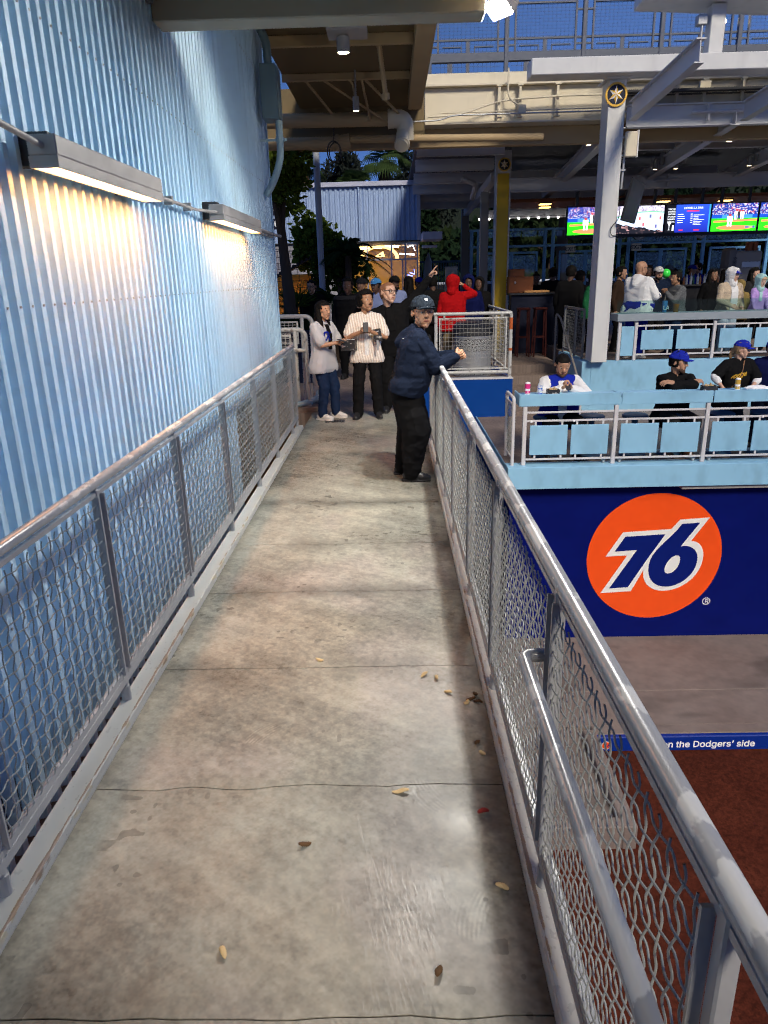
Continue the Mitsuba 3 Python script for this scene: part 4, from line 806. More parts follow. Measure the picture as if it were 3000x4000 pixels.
lp_ = thing('lamp_pole', 'tall slim grey lamp pole in front of the blue building', 'pole')
put(lp_, 'shaft', cyl([-1.66, 18, 0], [-1.66, 18, 9], .075, 14), 'pole_grey', smooth=30); put(lp_, 'base', cyl([-1.66, 18, 0], [-1.66, 18, .3], .12, 14), 'pole_grey')
M('pole_grey', (.33, .36, .42), .5, .4)
# amber block garden wall with a sloped tiled roof edge
aw = thing('garden_wall', 'low block wall lit amber under a small tiled roof', 'wall')
put(aw, 'core', box(-4.4, -2.1, 20.03, 20.2, 0, 2.06), 'mortar')
for row in range(12):
    x = -4.4+(.22 if row % 2 else 0)
    while x < -2.15:
        x1 = min(x+.43, -2.12); 
        if row > 3: put(aw, 'block', box(x+.01, x1-.01, 20.0, 20.05, .01+row*.172, .165+row*.172, .008), 'amber_block')
        x += .43
kr = put(aw, 'roof', cat(bar([-2.95, 19.2, 1.99], [-2.02, 19.2, 2.42], .5, .03), bar([-2.02, 19.2, 2.42], [-1.2, 19.2, 2.40], .5, .03)), 'dark_metal')
for i in range(9):
    f = i/8; put(aw, 'roof_tile', cyl([-2.9+f*.9, 18.9, 2.03+f*.42], [-2.9+f*.9, 19.5, 2.03+f*.42], .045, 8), 'tile_dark')
M('tile_dark', (.04, .03, .03), .8, .2)
wl_ = thing('garden_lamp', 'hidden warm lamp washing the amber block wall', 'lamp')
put(wl_, 'housing', box(-2.9, -2.3, 19.55, 19.64, .86, .90, .004), 'dark_metal')
d = ply(box(-2.9, -2.3, 19.56, 19.63, .902, .915), 'lamp_lens'); d['emitter'] = glow((1, .5, .12), 5); put(wl_, 'lens', d, None)

# ------------------------------------------------------------------ plants
for nm, c, tr in (('leaf_dark', (.014, .030, .012), .35), ('leaf_mid', (.035, .066, .014), .45), ('leaf_lime', (.085, .125, .02), .5), ('leaf_hill', (.012, .024, .012), .3), ('leaf_hill_b', (.020, .032, .012), .3), ('leaf_dry', (.13, .085, .03), .3), ('leaf_grey', (.02, .026, .022), .3)):
    scene[nm] = {'type': 'principledthin', 'base_color': {'type': 'rgb', 'value': list(c)}, 'roughness': .6, 'diff_trans': tr, 'spec_trans': 0.0, 'eta': 1.4}  # leaf_hill tones kept near black, the hillside lack of light put into colour
M('bark', (.06, .045, .035), .9, .2); M('bark_pale', (.14, .12, .10), .9, .2); M('thatch', (.09, .055, .025), .9, .2)
def leaves(P, D, ln, wd, seed, up=.4):
    """one bent leaf per point: P positions, D directions"""
    r = np.random.default_rng(seed); n = len(P); ln = ln*r.uniform(.6, 1.3, (n, 1)); wd = wd*r.uniform(.7, 1.3, (n, 1))
    D = D/np.linalg.norm(D, axis=1, keepdims=True); S_ = np.cross(D, r.normal(size=(n, 3))); S_ /= np.linalg.norm(S_, axis=1, keepdims=True); N = np.cross(S_, D)
    v = np.stack([P, P+D*ln*.5+S_*wd+N*ln*.05, P+D*ln*.5-S_*wd+N*ln*.05, P+D*ln-N*ln*.12], 1).reshape(-1, 3)
    i = np.arange(n)[:, None]*4; return TM(v, np.vstack([i+[0, 2, 1], i+[1, 2, 3]]))
def crown(c, R, n, ln, wd, seed, clumps=14, hollow=.35):
    r = np.random.default_rng(seed); C = r.normal(size=(clumps, 3)); C /= np.linalg.norm(C, axis=1, keepdims=True)
    C = C*r.uniform(.35, .85, (clumps, 1)); rad = r.uniform(.22, .46, clumps)
    w = rng_choice(r, clumps, n, rad**2); d = r.normal(size=(n, 3)); d /= np.linalg.norm(d, axis=1, keepdims=True)
    q = C[w]+d*rad[w][:, None]*r.uniform(.55, 1.05, (n, 1)); P = np.asarray(c)+q*np.asarray(R)
    D = d+r.normal(size=(n, 3))*.6+[0, 0, -.15]; return leaves(P, D, ln, wd, seed+1)
def rng_choice(r, k, n, w): return r.choice(k, n, p=w/w.sum())
def broadleaf(name, label, x, y, z0, h, R, mat, seed, n=2600, ln=.35, wd=.11, cz=None, catg='tree', group=None, trunk=.16, bark='bark'):
    k = thing(name, label, catg, group); cz = cz if cz is not None else z0+h*.66
    r = np.random.default_rng(seed); tp = np.array([[x, y, z0], [x+.1, y, z0+h*.3], [x-.05, y+.05, cz]])
    put(k, 'trunk', tube(tp, [trunk, trunk*.8, trunk*.4], 9), bark, smooth=True)
    L_ = []
    for i in range(7):
        a = r.uniform(0, 6.28); e = np.array([math.cos(a)*R[0]*.7, math.sin(a)*R[1]*.7, r.uniform(-.2, .7)*R[2]]); L_.append(tube([tp[1]+(tp[2]-tp[1])*r.uniform(.2, .9), tp[2]+e*.5+[0, 0, .1], tp[2]+e], [trunk*.4, trunk*.25, trunk*.08], 6))
    put(k, 'limb', cat(*L_), bark, smooth=True, kind='stuff')
    put(k, 'crown', crown((x, y, cz), R, n, ln, wd, seed), mat); return k
def fan_palm(name, label, x, y, z0, zt, r_, seed, n=46, mat='leaf_dark', skirt=True, group=None):
    k = thing(name, label, 'palm tree', group); r = np.random.default_rng(seed)
    put(k, 'trunk', tube([[x, y, z0], [x+.1, y, (z0+zt)/2], [x, y, zt]], [.38*r_/1.6, .26*r_/1.6, .24*r_/1.6], 10), 'bark', smooth=True)
    V, F_, o = [], [], 0
    def fan(base, d, L, wid, droop):
        nonlocal o
        d = d/np.linalg.norm(d); s = np.cross(d, [0, 0, 1.0]); s /= np.linalg.norm(s)+1e-9; u = np.cross(s, d); hub = base+d*L*.45
        for a in np.linspace(-1.25, 1.25, 15):
            e = d*math.cos(a)+s*math.sin(a); t = np.cross(e, u); tip = hub+e*L*.62*wid; tip = tip-[0, 0, droop*L*.30]; m_ = hub+e*L*.34*wid
            V.extend([hub, m_+t*.035*L, m_-t*.035*L, tip]); F_.extend([[o, o+2, o+1], [o+1, o+2, o+3]]); o += 4
        V.extend([base+s*.02*L, base-s*.02*L, hub]); F_.append([o, o+1, o+2]); o += 3
    for i in range(n):
        el = r.uniform(-.5, 1.3); az = r.uniform(0, 6.28); fan(np.array([x, y, zt]), np.array([math.cos(az)*math.cos(el), math.sin(az)*math.cos(el), math.sin(el)]), r_*r.uniform(.8, 1.1), 1.0, .6+.5*(el < .3))
    put(k, 'crown', TM(V, F_), mat)
    if skirt:
        V, F_, o = [], [], 0
        for i in range(26):
            az = r.uniform(0, 6.28); fan(np.array([x, y, zt-.15*r_]), np.array([math.cos(az)*.45, math.sin(az)*.45, -1]), r_*r.uniform(.55, .8), .6, .4)
        put(k, 'dead_skirt', TM(V, F_), 'thatch')
    return k
def feather_palm(name, label, x, y, z0, zt, L, seed, n=18, mat='leaf_dark', group=None, catg='palm tree', trunk=.10):
    k = thing(name, label, catg, group); r = np.random.default_rng(seed)
    put(k, 'trunk', tube([[x, y, z0], [x, y, zt]], [trunk, trunk*.8], 9), 'bark', smooth=True); V, F_, o = [], [], 0
    for i in range(n):
        az, el = i*2.4+r.uniform(-.3, .3), r.uniform(.1, 1.25); b = np.array([x, y, zt]); h = np.array([math.cos(az), math.sin(az), 0])
        for t in np.linspace(.12, 1, 30):
            p = b+h*L*t*math.cos(el)+np.array([0, 0, L*(t*math.sin(el)-.62*t*t)]); tg = h*math.cos(el)+np.array([0, 0, math.sin(el)-1.24*t]); tg /= np.linalg.norm(tg)
            s = np.cross(tg, [0, 0, 1.0]); s /= np.linalg.norm(s)
            for sg_ in (-1, 1):
                dd = s*sg_*.8+tg*.55-np.array([0, 0, .25]); ll = L*.30*(1-.65*t)*r.uniform(.85, 1.1)
                V.extend([p, p+tg*.035*L, p+dd*ll]); F_.append([o, o+1, o+2]); o += 3
    put(k, 'crown', TM(V, F_), mat); return k
def spiky(name, label, x, y, z, L, seed, mat='leaf_mid', n=90):
    r = np.random.default_rng(seed); d = r.normal(size=(n, 3)); d[:, 2] = np.abs(d[:, 2])*.9+.05
    k = thing(name, label, 'plant'); put(k, 'stem', cyl([x, y, z-.5], [x, y, z], .05), 'bark'); P = np.tile([x, y, z], (n, 1)); put(k, 'leaves', leaves(P, d, L, L*.035, seed+3), mat, kind='stuff'); return k
# nearby planting
broadleaf('overhanging_tree', 'leafy green tree hanging into view beside the wall pipe', -2.25, 15.6, 0, 5.0, (.72, .8, .72), 'leaf_lime', 21, 2600, .13, .045, 4.0)
broadleaf('garden_tree', 'small round leaved tree in front of the blue building, left of the lamp pole', -1.95, 19.5, 0, 3.4, (.62, .6, .95), 'leaf_lime', 23, 1300, .17, .075, 2.85)
broadleaf('garden_tree', 'dark leafy tree in front of the lit shop window', -1.3, 19.0, 0, 2.9, (.62, .6, .75), 'leaf_mid', 25, 1500, .15, .055, 2.15)
feather_palm('feather_palm', 'dark feathery palm standing before the blue building', -1.05, 18.6, 0, 2.45, 1.15, 31, 20, 'leaf_dark')
feather_palm('feather_palm', 'low dark feathery palm beside the lamp pole', -1.35, 17.4, 0, 1.35, 1.2, 32, 16, 'leaf_dark', trunk=.08)
spiky('yucca', 'spiky pale green yucca against the amber wall', -2.15, 16.6, 1.35, .55, 41, 'leaf_mid', 130)
spiky('yucca', 'spiky green plant under the small tiled roof', -3.05, 17.2, 2.45, .6, 43, 'leaf_mid', 110)
k = thing('planter_shrubs', 'dark shrubs and flax spilling over the planter before the amber wall', 'shrub'); labels[k]['kind'] = 'stuff'
r = np.random.default_rng(44); n = 900; P = np.stack([r.uniform(-3.4, -1.6, n), r.uniform(14.2, 15.4, n), r.uniform(.85, 1.12, n)], 1); D = r.normal(size=(n, 3))*.5+[0, 0, .9]
scene[k] = ply(leaves(P, D, .24, .02, 45), 'leaf_dark')
k = thing('dry_grass', 'dry brown grass growing at the foot of the stone footing', 'grass'); labels[k]['kind'] = 'stuff'
n = 1500; P = np.stack([r.uniform(-1.76, -1.46, n), r.uniform(7.4, 10.4, n), r.uniform(-.5, .25, n)], 1); D = r.normal(size=(n, 3))*.35+[0, 0, 1.0]
scene[k] = ply(leaves(P, D, .30, .008, 46), 'leaf_dry')
struct('planter_soil', box(-1.80, -1.42, 7.3, 10.7, -1.2, -.45), 'dark_ground')
pl = thing('planter_box', 'dark planter box holding the shrubs before the amber wall', 'planter'); put(pl, 'front', box(-3.6, -1.5, 14.0, 14.1, 0, 1.0, .01), 'navy_paint'); put(pl, 'soil', box(-3.6, -1.5, 14.1, 15.6, 0, .9), 'dark_ground')
# hill and trees behind
gx, gy = np.meshgrid(np.linspace(-60, 110, 60), np.linspace(33, 150, 40), indexing='ij')
hz = 13*np.clip((gy-38)/60, 0, 1)**1.1*(.62+.5*vfbm(np.stack([gx*.03, gy*.03, gx*0], -1), 3, 9))+.45*np.clip((gx-4)/30, 0, 1)*np.clip((gy-38)/12, 0, 1)*6-.02
i, j = np.meshgrid(np.arange(59), np.arange(39), indexing='ij'); a_ = (i*40+j).ravel(); hf = np.vstack([np.stack([a_, a_+40, a_+41], 1), np.stack([a_, a_+41, a_+1], 1)])
struct('hill', TM(np.stack([gx, gy, hz], -1).reshape(-1, 3), hf), 'hill_soil', smooth=True)
M('hill_soil', (.012, .016, .008), .95, .1)
struct('parking_lot', box(-40, 60, 27.0, 40, -.4, -.02), 'dark_asphalt'); M('dark_asphalt', (.05, .05, .055), .8, .2)
fan_palm('fan_palm', 'tall fan palm with a brown skirt against the blue evening sky', -.20, 45, 3, 8.25, 1.55, 51, 34, 'leaf_palm')
fan_palm('fan_palm', 'fan palm behind the leafy tree at the left end of the roofline', -4.75, 43, 3, 7.9, 1.25, 52, 34, 'leaf_palm')
fan_palm('fan_palm', 'short fan palm just above the roofline below the tall one', -1.75, 41, 3, 6.3, 1.25, 53, 40, 'leaf_palm', skirt=False)
scene['leaf_palm'] = {'type': 'principledthin', 'base_color': {'type': 'rgb', 'value': [.045, .075, .025]}, 'roughness': .6, 'diff_trans': .4, 'spec_trans': 0.0, 'eta': 1.4}
for i, (x, y, cz, R, lab) in enumerate(((-2.55, 52, 8.2, (.9, 1, 2.2), 'narrow dark conifer left of the tall fan palm'), (-3.7, 54, 7.4, (1.3, 1.3, 2.4), 'dark tree behind the lamp pole above the roofline'), (1.2, 56, 8.2, (1.5, 1.4, 2.2), 'dark tree right of the tall fan palm'), (-6.4, 50, 7.0, (1.8, 1.5, 2.4), 'dark tree behind the leftmost fan palm'), (.1, 58, 6.6, (1.6, 1.5, 1.4), 'low dark tree behind the skirt of the tall fan palm'), (3.0, 58, 6.4, (1.8, 1.4, 2.0), 'dark tree at the left edge of the bar canopy'))):
    broadleaf('hill_tree', lab, x, y, cz-6, 6.5, R, 'leaf_grey' if i != 4 else 'leaf_hill', 60+i, 1700, .34, .10, cz, trunk=.22)
r = np.random.default_rng(77)
HL = ['first', 'second']
ht = []
for i in range(26):
    y = r.uniform(40, 62); x = (1.5+(i % 13)*1.75+r.uniform(-.6, .6))*y/40-.5; ht.append((x, y))
pos = ['behind the ledge of the blue building', 'in the gap beside the rear column', 'behind the yellow column', 'behind the bar left of the first television', 'behind the white column', 'behind the glass entry screen', 'at the right of the hillside']
for i, (x, y) in enumerate(ht):
    zg = 13*max(0, min(1, (y-38)/60))**1.1*.85+2.0*max(0, min(1, (x-4)/30)); R = (r.uniform(1.9, 2.9), 2.0, r.uniform(1.6, 2.6))
    broadleaf('hillside_tree', 'dark bushy tree on the unlit hillside behind the bar', x, y, zg-.3, 4.2, R, ('leaf_hill', 'leaf_hill_b', 'leaf_hill')[i % 3], 100+i, 1300, .50, .17, zg+R[2]*.75, group='dark trees on the hillside behind the bar', trunk=.2)
k = thing('bar_palm', 'palm trunk standing behind the glass screen', 'palm tree'); put(k, 'trunk', tube([[6.2, 27, 0], [6.1, 27, 3], [6.25, 27, 6]], [.22, .19, .18], 10), 'bark_pale', smooth=True); put(k, 'crown', crown((6.25, 27, 6.6), (1.4, 1.4, .9), 500, .8, .06, 9), 'leaf_dark')
# fence, plastic barrier and cars seen through the gaps
fc = thing('picket_fence', 'blue upright slat fence beyond the shop corner', 'fence')
for i in range(24): put(fc, 'slat', box(.9+i*.1, .93+i*.1, 30.0, 30.03, 0, 2.48), 'aqua_dim')
put(fc, 'rail', cat(box(.88, 3.3, 30.031, 30.06, 2.42, 2.5), box(.88, 3.3, 30.031, 30.06, .2, .26)), 'aqua_dim'); M('aqua_dim', (.05, .12, .20), .5, .4)
pb = thing('site_screen', 'white ribbed sheet leaning behind the person in red', 'panel'); put(pb, 'sheet', corr(1.95, 2.4, .8, 2.2, .07, .02, 27.0, 'x'), 'pure_white'); put(pb, 'top_bar', box(1.94, 2.41, 26.96, 27.03, 2.2, 2.23), 'galv')
cv = thing('closed_umbrella', 'folded grey umbrella standing beyond the shop corner', 'umbrella'); put(cv, 'canopy', tube([[1.40, 28, .9], [1.38, 28, 1.9], [1.40, 28, 2.45], [1.40, 28, 2.75]], [.13, .17, .13, .02], 10), 'pole_grey', smooth=True); put(cv, 'pole', cyl([1.4, 28, 0], [1.4, 28, .9], .03), 'galv')
def car(x, y, mat, label):
    k = thing('parked_car', label, 'car', None); L_, W = 4.7, 1.85
    prof = sg.Polygon([(-2.35, .35), (2.35, .35), (2.38, .75), (2.25, .98), (1.2, 1.08), (.45, 1.62), (-2.0, 1.66), (-2.3, 1.05), (-2.38, .7)]).buffer(-.06).buffer(.06)
    put(k, 'body', TM(*(lambda m: (np.stack([np.asarray(m.vertices)[:, 0]+x, y+W/2-np.asarray(m.vertices)[:, 2], np.asarray(m.vertices)[:, 1]], 1), m.faces))(ext(prof, W))), mat)
    for g in ([(-1.95, 1.12), (-.85, 1.12), (-.85, 1.55), (-1.85, 1.55)], [(-.75, 1.12), (.95, 1.12), (.38, 1.55), (-.75, 1.55)]): put(k, 'window', face_front(ext(sg.Polygon(g), .01), x, y-W/2-.001, 0), 'black')
    for wx in (-1.45, 1.45):
        w = put(k, 'wheel', cyl([x+wx, y-W/2-.02, .34], [x+wx, y-W/2+.2, .34], .34, 18), 'black'); put(w, 'hub', cyl([x+wx, y-W/2-.03, .34], [x+wx, y-W/2-.021, .34], .2, 12), 'galv')
    put(k, 'headlight', box(x+2.2, x+2.36, y-W/2+.02, y-W/2+.3, .78, .9, .02), 'pure_white')
M('car_white', (.55, .58, .65), .25, .6); M('car_grey', (.16, .2, .26), .25, .6)
car(4.6, 32, 'car_white', 'white parked car behind the glass screen left of the white column'); car(9.9, 32.5, 'car_white', 'white parked car behind the glass screen right of the white column'); car(8.4, 37, 'car_white', 'white parked car in the second row behind the glass'); car(13.2, 36, 'car_grey', 'grey parked car far right behind the glass'); car(2.6, 35, 'car_white', 'white parked car behind the people by the yellow column')
# pipe barrier at the end of the left rail
pbx = thing('pipe_barrier', 'nested grey pipe barriers with small mesh panels at the wall end', 'barrier')
for (y, zt, xr) in ((11.4, 1.39, -1.24), (10.95, 1.22, -1.30)):
    put(pbx, 'hoop', tube(arc([[-2.6, y, zt], [xr, y, zt], [xr, y, .06]], .14, 6), .034, 12), 'pale_pipe', smooth=40)
    put(pbx, 'upright', cyl([xr-.16, y, .06], [xr-.16, y, zt], .03), 'pale_pipe', smooth=40)
    put(pbx, 'mesh_frame', fr(-2.2, xr-.22, zt-.42, zt-.07, y), 'pale_pipe')
    put(pbx, 'mesh', cat(wires([np.array([[x, y, zt-.41], [x, y, zt-.08]]) for x in np.arange(-2.15, xr-.25, .06)], .004), wires([np.array([[-2.19, y+.006, z], [xr-.24, y+.006, z]]) for z in np.arange(zt-.37, zt-.09, .06)], .004)), 'pale_pipe')
put(pbx, 'cross_pipe', cyl([-2.4, 10.9, .92], [-1.30, 10.9, .92], .032), 'pale_pipe', smooth=40)
put(pbx, 'flat_post', box(-1.26, -1.15, 11.2, 11.24, .08, 1.2, .01), 'pale_pipe')
put(pbx, 'plinth', box(-1.9, -1.12, 10.8, 11.5, -.003, .07, .01), 'brown_paving')
put(pbx, 'hose', tube(arc([[-1.9, 10.86, .12], [-1.4, 10.86, .11], [-1.15, 11.1, .18], [-1.2, 11.3, .28]], .1), .045, 10), 'teal_pipe', smooth=True)
fg = thing('floor_grate', 'dark slotted floor drain by the feet of the woman', 'drain'); put(fg, 'frame', box(-.98, -.70, 9.92, 10.14, .0005, .003), 'dark_metal')
for i in range(7): put(fg, 'slot', box(-.96+i*.038, -.945+i*.038, 9.94, 10.12, .0035, .0055), 'black')
# litter on the deck
for i, (x, y, c, lab) in enumerate(((.0, 2.32, 'peanut', 'pale leaf lying alone mid deck'), (.13, 3.18, 'peanut', 'peanut shell nearest the middle crack'), (.19, 3.15, 'peanut', 'peanut shell right of another by the middle crack'), (.24, 3.02, 'peanut', 'peanut shell near the leaf pile'), (.345, 2.96, 'leaf_litter', 'brown dry leaf at the kerb, largest of the pile'), (.32, 2.93, 'peanut', 'pale shell in the leaf pile at the kerb'), (.37, 3.0, 'leaf_litter', 'brown curled leaf touching the kerb'), (.375, 2.93, 'leaf_litter', 'brown leaf on the near side of the pile'), (.31, 2.20, 'red_scrap', 'red scrap on the right side of the deck'), (.335, 2.62, 'leaf_litter', 'dark leaf between the two kerb piles'), (.35, 2.55, 'peanut', 'pale shell in the second kerb pile'), (-.42, 3.35, 'peanut', 'pale shell left of the middle'), (-.35, 2.05, 'leaf_litter', 'dark crumb on the left half of the deck'), (.10, 1.55, 'leaf_litter', 'dark speck near the front of the deck'), (-.55, 1.62, 'peanut', 'pale crumb near the front left'), (.33, 1.85, 'peanut', 'pale crumb by the near kerb'))):
    m = trimesh.creation.icosphere(2, 1.0); v = np.asarray(m.vertices)*([.024, .010, .007] if i else [.035, .012, .004]); v[:, 2] += .006*np.sin(v[:, 0]*70+i); m = TM(v*(1+.25*(vnoise(v*90+i)[:, None]-.5)), m.faces)
    single('leaf_scrap' if c != 'peanut' else 'peanut_shell', lab, 'litter', mv(rot(m, [0, 0, 1], i*47), x, y, .009), c, smooth=True)
M('peanut', (.55, .40, .20), .7, .3); M('leaf_litter', (.10, .055, .025), .8, .2); M('red_scrap', (.32, .03, .02), .6, .3)
# ------------------------------------------------------------------ people
SPH = np.asarray(trimesh.creation.icosphere(1).vertices)
def HS(*cr):
    return hullp(np.vstack([SPH*r+np.asarray(c, float) for c, r in cr]))
def U(ms): return m3.Manifold.batch_boolean([m for m in ms if m is not None], m3.OpType.Add)
def fin(m, e, it=8, wr=0.0, freq=9.0, seed=0, fade=None):
    t = m2t(m.refine_to_length(e)); t.merge_vertices()
    if it: trimesh.smoothing.filter_taubin(t, lamb=.5, nu=.53, iterations=it)
    if wr:
        n = t.vertex_normals; v = np.asarray(t.vertices); d = vfbm(v*[freq, freq, freq*1.7]+seed*3.7, 3, seed)-.5
        d2 = 1-2*np.abs(vfbm(v*[freq*.8, freq*.8, freq*2.2]+seed, 2, seed+5)-.5)*2
        k_ = 1.0 if fade is None else np.clip((v@fade[0]-fade[1])/.07, 0, 1)
        t = TM(v+n*((d*1.6+.5*(d2-.5))*wr*k_)[:, None], t.faces)
    return t
def Rz(a): a = math.radians(a); return np.array([[math.cos(a), -math.sin(a), 0], [math.sin(a), math.cos(a), 0], [0, 0, 1.]])
def Rx(a): a = math.radians(a); return np.array([[1, 0, 0], [0, math.cos(a), -math.sin(a)], [0, math.sin(a), math.cos(a)]])
def Ry(a): a = math.radians(a); return np.array([[math.cos(a), 0, math.sin(a)], [0, 1, 0], [-math.sin(a), 0, math.cos(a)]])
def ik(a, b, l1, l2, hint):
    a, b = np.asarray(a, float), np.asarray(b, float); d = b-a; L = np.linalg.norm(d); L2 = min(L, (l1+l2)*.995); b = a+d/L*L2; u = d/L
    x = (l1*l1-l2*l2+L2*L2)/(2*L2); h = math.sqrt(max(l1*l1-x*x, 0)); p = np.asarray(hint, float); p = p-u*(p@u); p /= np.linalg.norm(p)+1e-9
    return a+u*x+p*h, b
def hand(w, d, n, side, style='relaxed'):
    d = d/np.linalg.norm(d); n = n-d*(n@d); n /= np.linalg.norm(n); s = np.cross(d, n)*side
    out = [HS((w, .026), (w+d*.03+s*.022, .019), (w+d*.03-s*.022, .019)), HS((w+d*.025+s*.026, .018), (w+d*.025-s*.024, .017), (w+d*.088+s*.032, .0125), (w+d*.088-s*.032, .0115))]
    for i in range(4):
        b = w+d*.09+s*(.031-.0205*i); f = (.95, 1.06, 1.0, .8)[i]; c = {'relaxed': 22+5*i, 'grip': 58, 'fist': 78, 'flat': 6, 'point': 4 if i == 0 else 80}[style]; a = 0; r0 = .0098
        for k, l in enumerate((.043, .028, .022)):
            a += c*(.7 if k == 0 else 1.0); e = d*math.cos(math.radians(a))+n*math.sin(math.radians(a)); q = b+e*l*f; out.append(HS((b, r0), (q, r0-.0010))); b, r0 = q, r0-.0010
    t0 = w+d*.028+s*.030; t1 = t0+(d*.55+s*.72+n*.35)*.038; t2 = t1+(d*.8+s*.25+n*.45)*.036; out += [HS((t0, .016), (t1, .0115)), HS((t1, .0115), (t2, .0095))]
    return out
SKIN = {'tan': (.41, .225, .14), 'light': (.50, .30, .215), 'brown': (.33, .175, .10), 'dark': (.09, .045, .028), 'pale': (.52, .35, .27)}
for k_, c_ in SKIN.items(): M('skin_'+k_, c_, .5, .4)
M('eye_white', (.36, .33, .30), .4, .3); M('iris', (.018, .011, .008), .2, .6); M('lip', (.26, .09, .07), .5, .4); M('hair_black', (.006, .005, .0045), .7, .12); M('hair_brown', (.05, .028, .016), .7, .15); M('hair_ginger', (.22, .10, .05), .55, .4); M('hair_blond', (.26, .16, .08), .55, .4); M('stubble', (.085, .05, .035), .8, .2)
FAB = dict(navy=(.010, .019, .045), black=(.009, .009, .010), charcoal=(.03, .03, .033), jean=(.015, .035, .085), white=(.66, .66, .66), grey_white=(.46, .455, .47), red=(.34, .005, .007), royal=(.008, .020, .28), deep_blue=(.006, .010, .07), khaki=(.24, .18, .10), green=(.012, .10, .038), fleece=(.42, .34, .25), lilac=(.42, .27, .60), mint=(.36, .58, .58), slate=(.022, .030, .042), sand=(.48, .33, .20), cap_blue=(.012, .022, .30), pale_blue=(.05, .19, .42), mustard=(.24, .17, .06), brown=(.05, .03, .02), pale_grey=(.4, .4, .4), jersey_blue=(.16, .20, .36), skyjean=(.25, .36, .45))
for k_, c_ in FAB.items(): M('fab_'+k_, tuple(q_*.72 for q_ in c_) if max(c_) < .1 else c_, .9, .08)
M('shoe_black', (.014, .014, .015), .45, .5); M('sole_white', (.55, .53, .50), .6, .4); M('glossy', (.02, .02, .022), .15, .6); M('leather', (.20, .09, .04), .5, .4)
M('fab_stripe', proc(lambda p, n, uv: mix((.70, .66, .60), (.33, .17, .10), smoothstep(.60, .72, dr.abs(dr.sin((p.x+.05*p.z+.012*dr.sin(p.z*14))*88)))*.42)), .85, .2)
M('fab_heather', proc(lambda p, n, uv: mi.Color3f(.10, .105, .11)*(.5+1.0*noise(p.x*60, p.y*60, p.z*220))), .9, .2)
M('fab_navy_fleece', proc(lambda p, n, uv: mi.Color3f(.0035, .0075, .020)*(.75+.5*noise(p.x*90, p.y*90, p.z*90))), .85, .15, sheen=.15)
M('fab_denim', proc(lambda p, n, uv: mi.Color3f(.007, .018, .052)*(.6+.8*fbm(p.x*11, p.y*11, p.z*5, 3))), .85, .2)
M('fab_sherpa', proc(lambda p, n, uv: mi.Color3f(.43, .35, .26)*(.7+.6*noise(p.x*70, p.y*70, p.z*70))), .95, .1, sheen=.6)

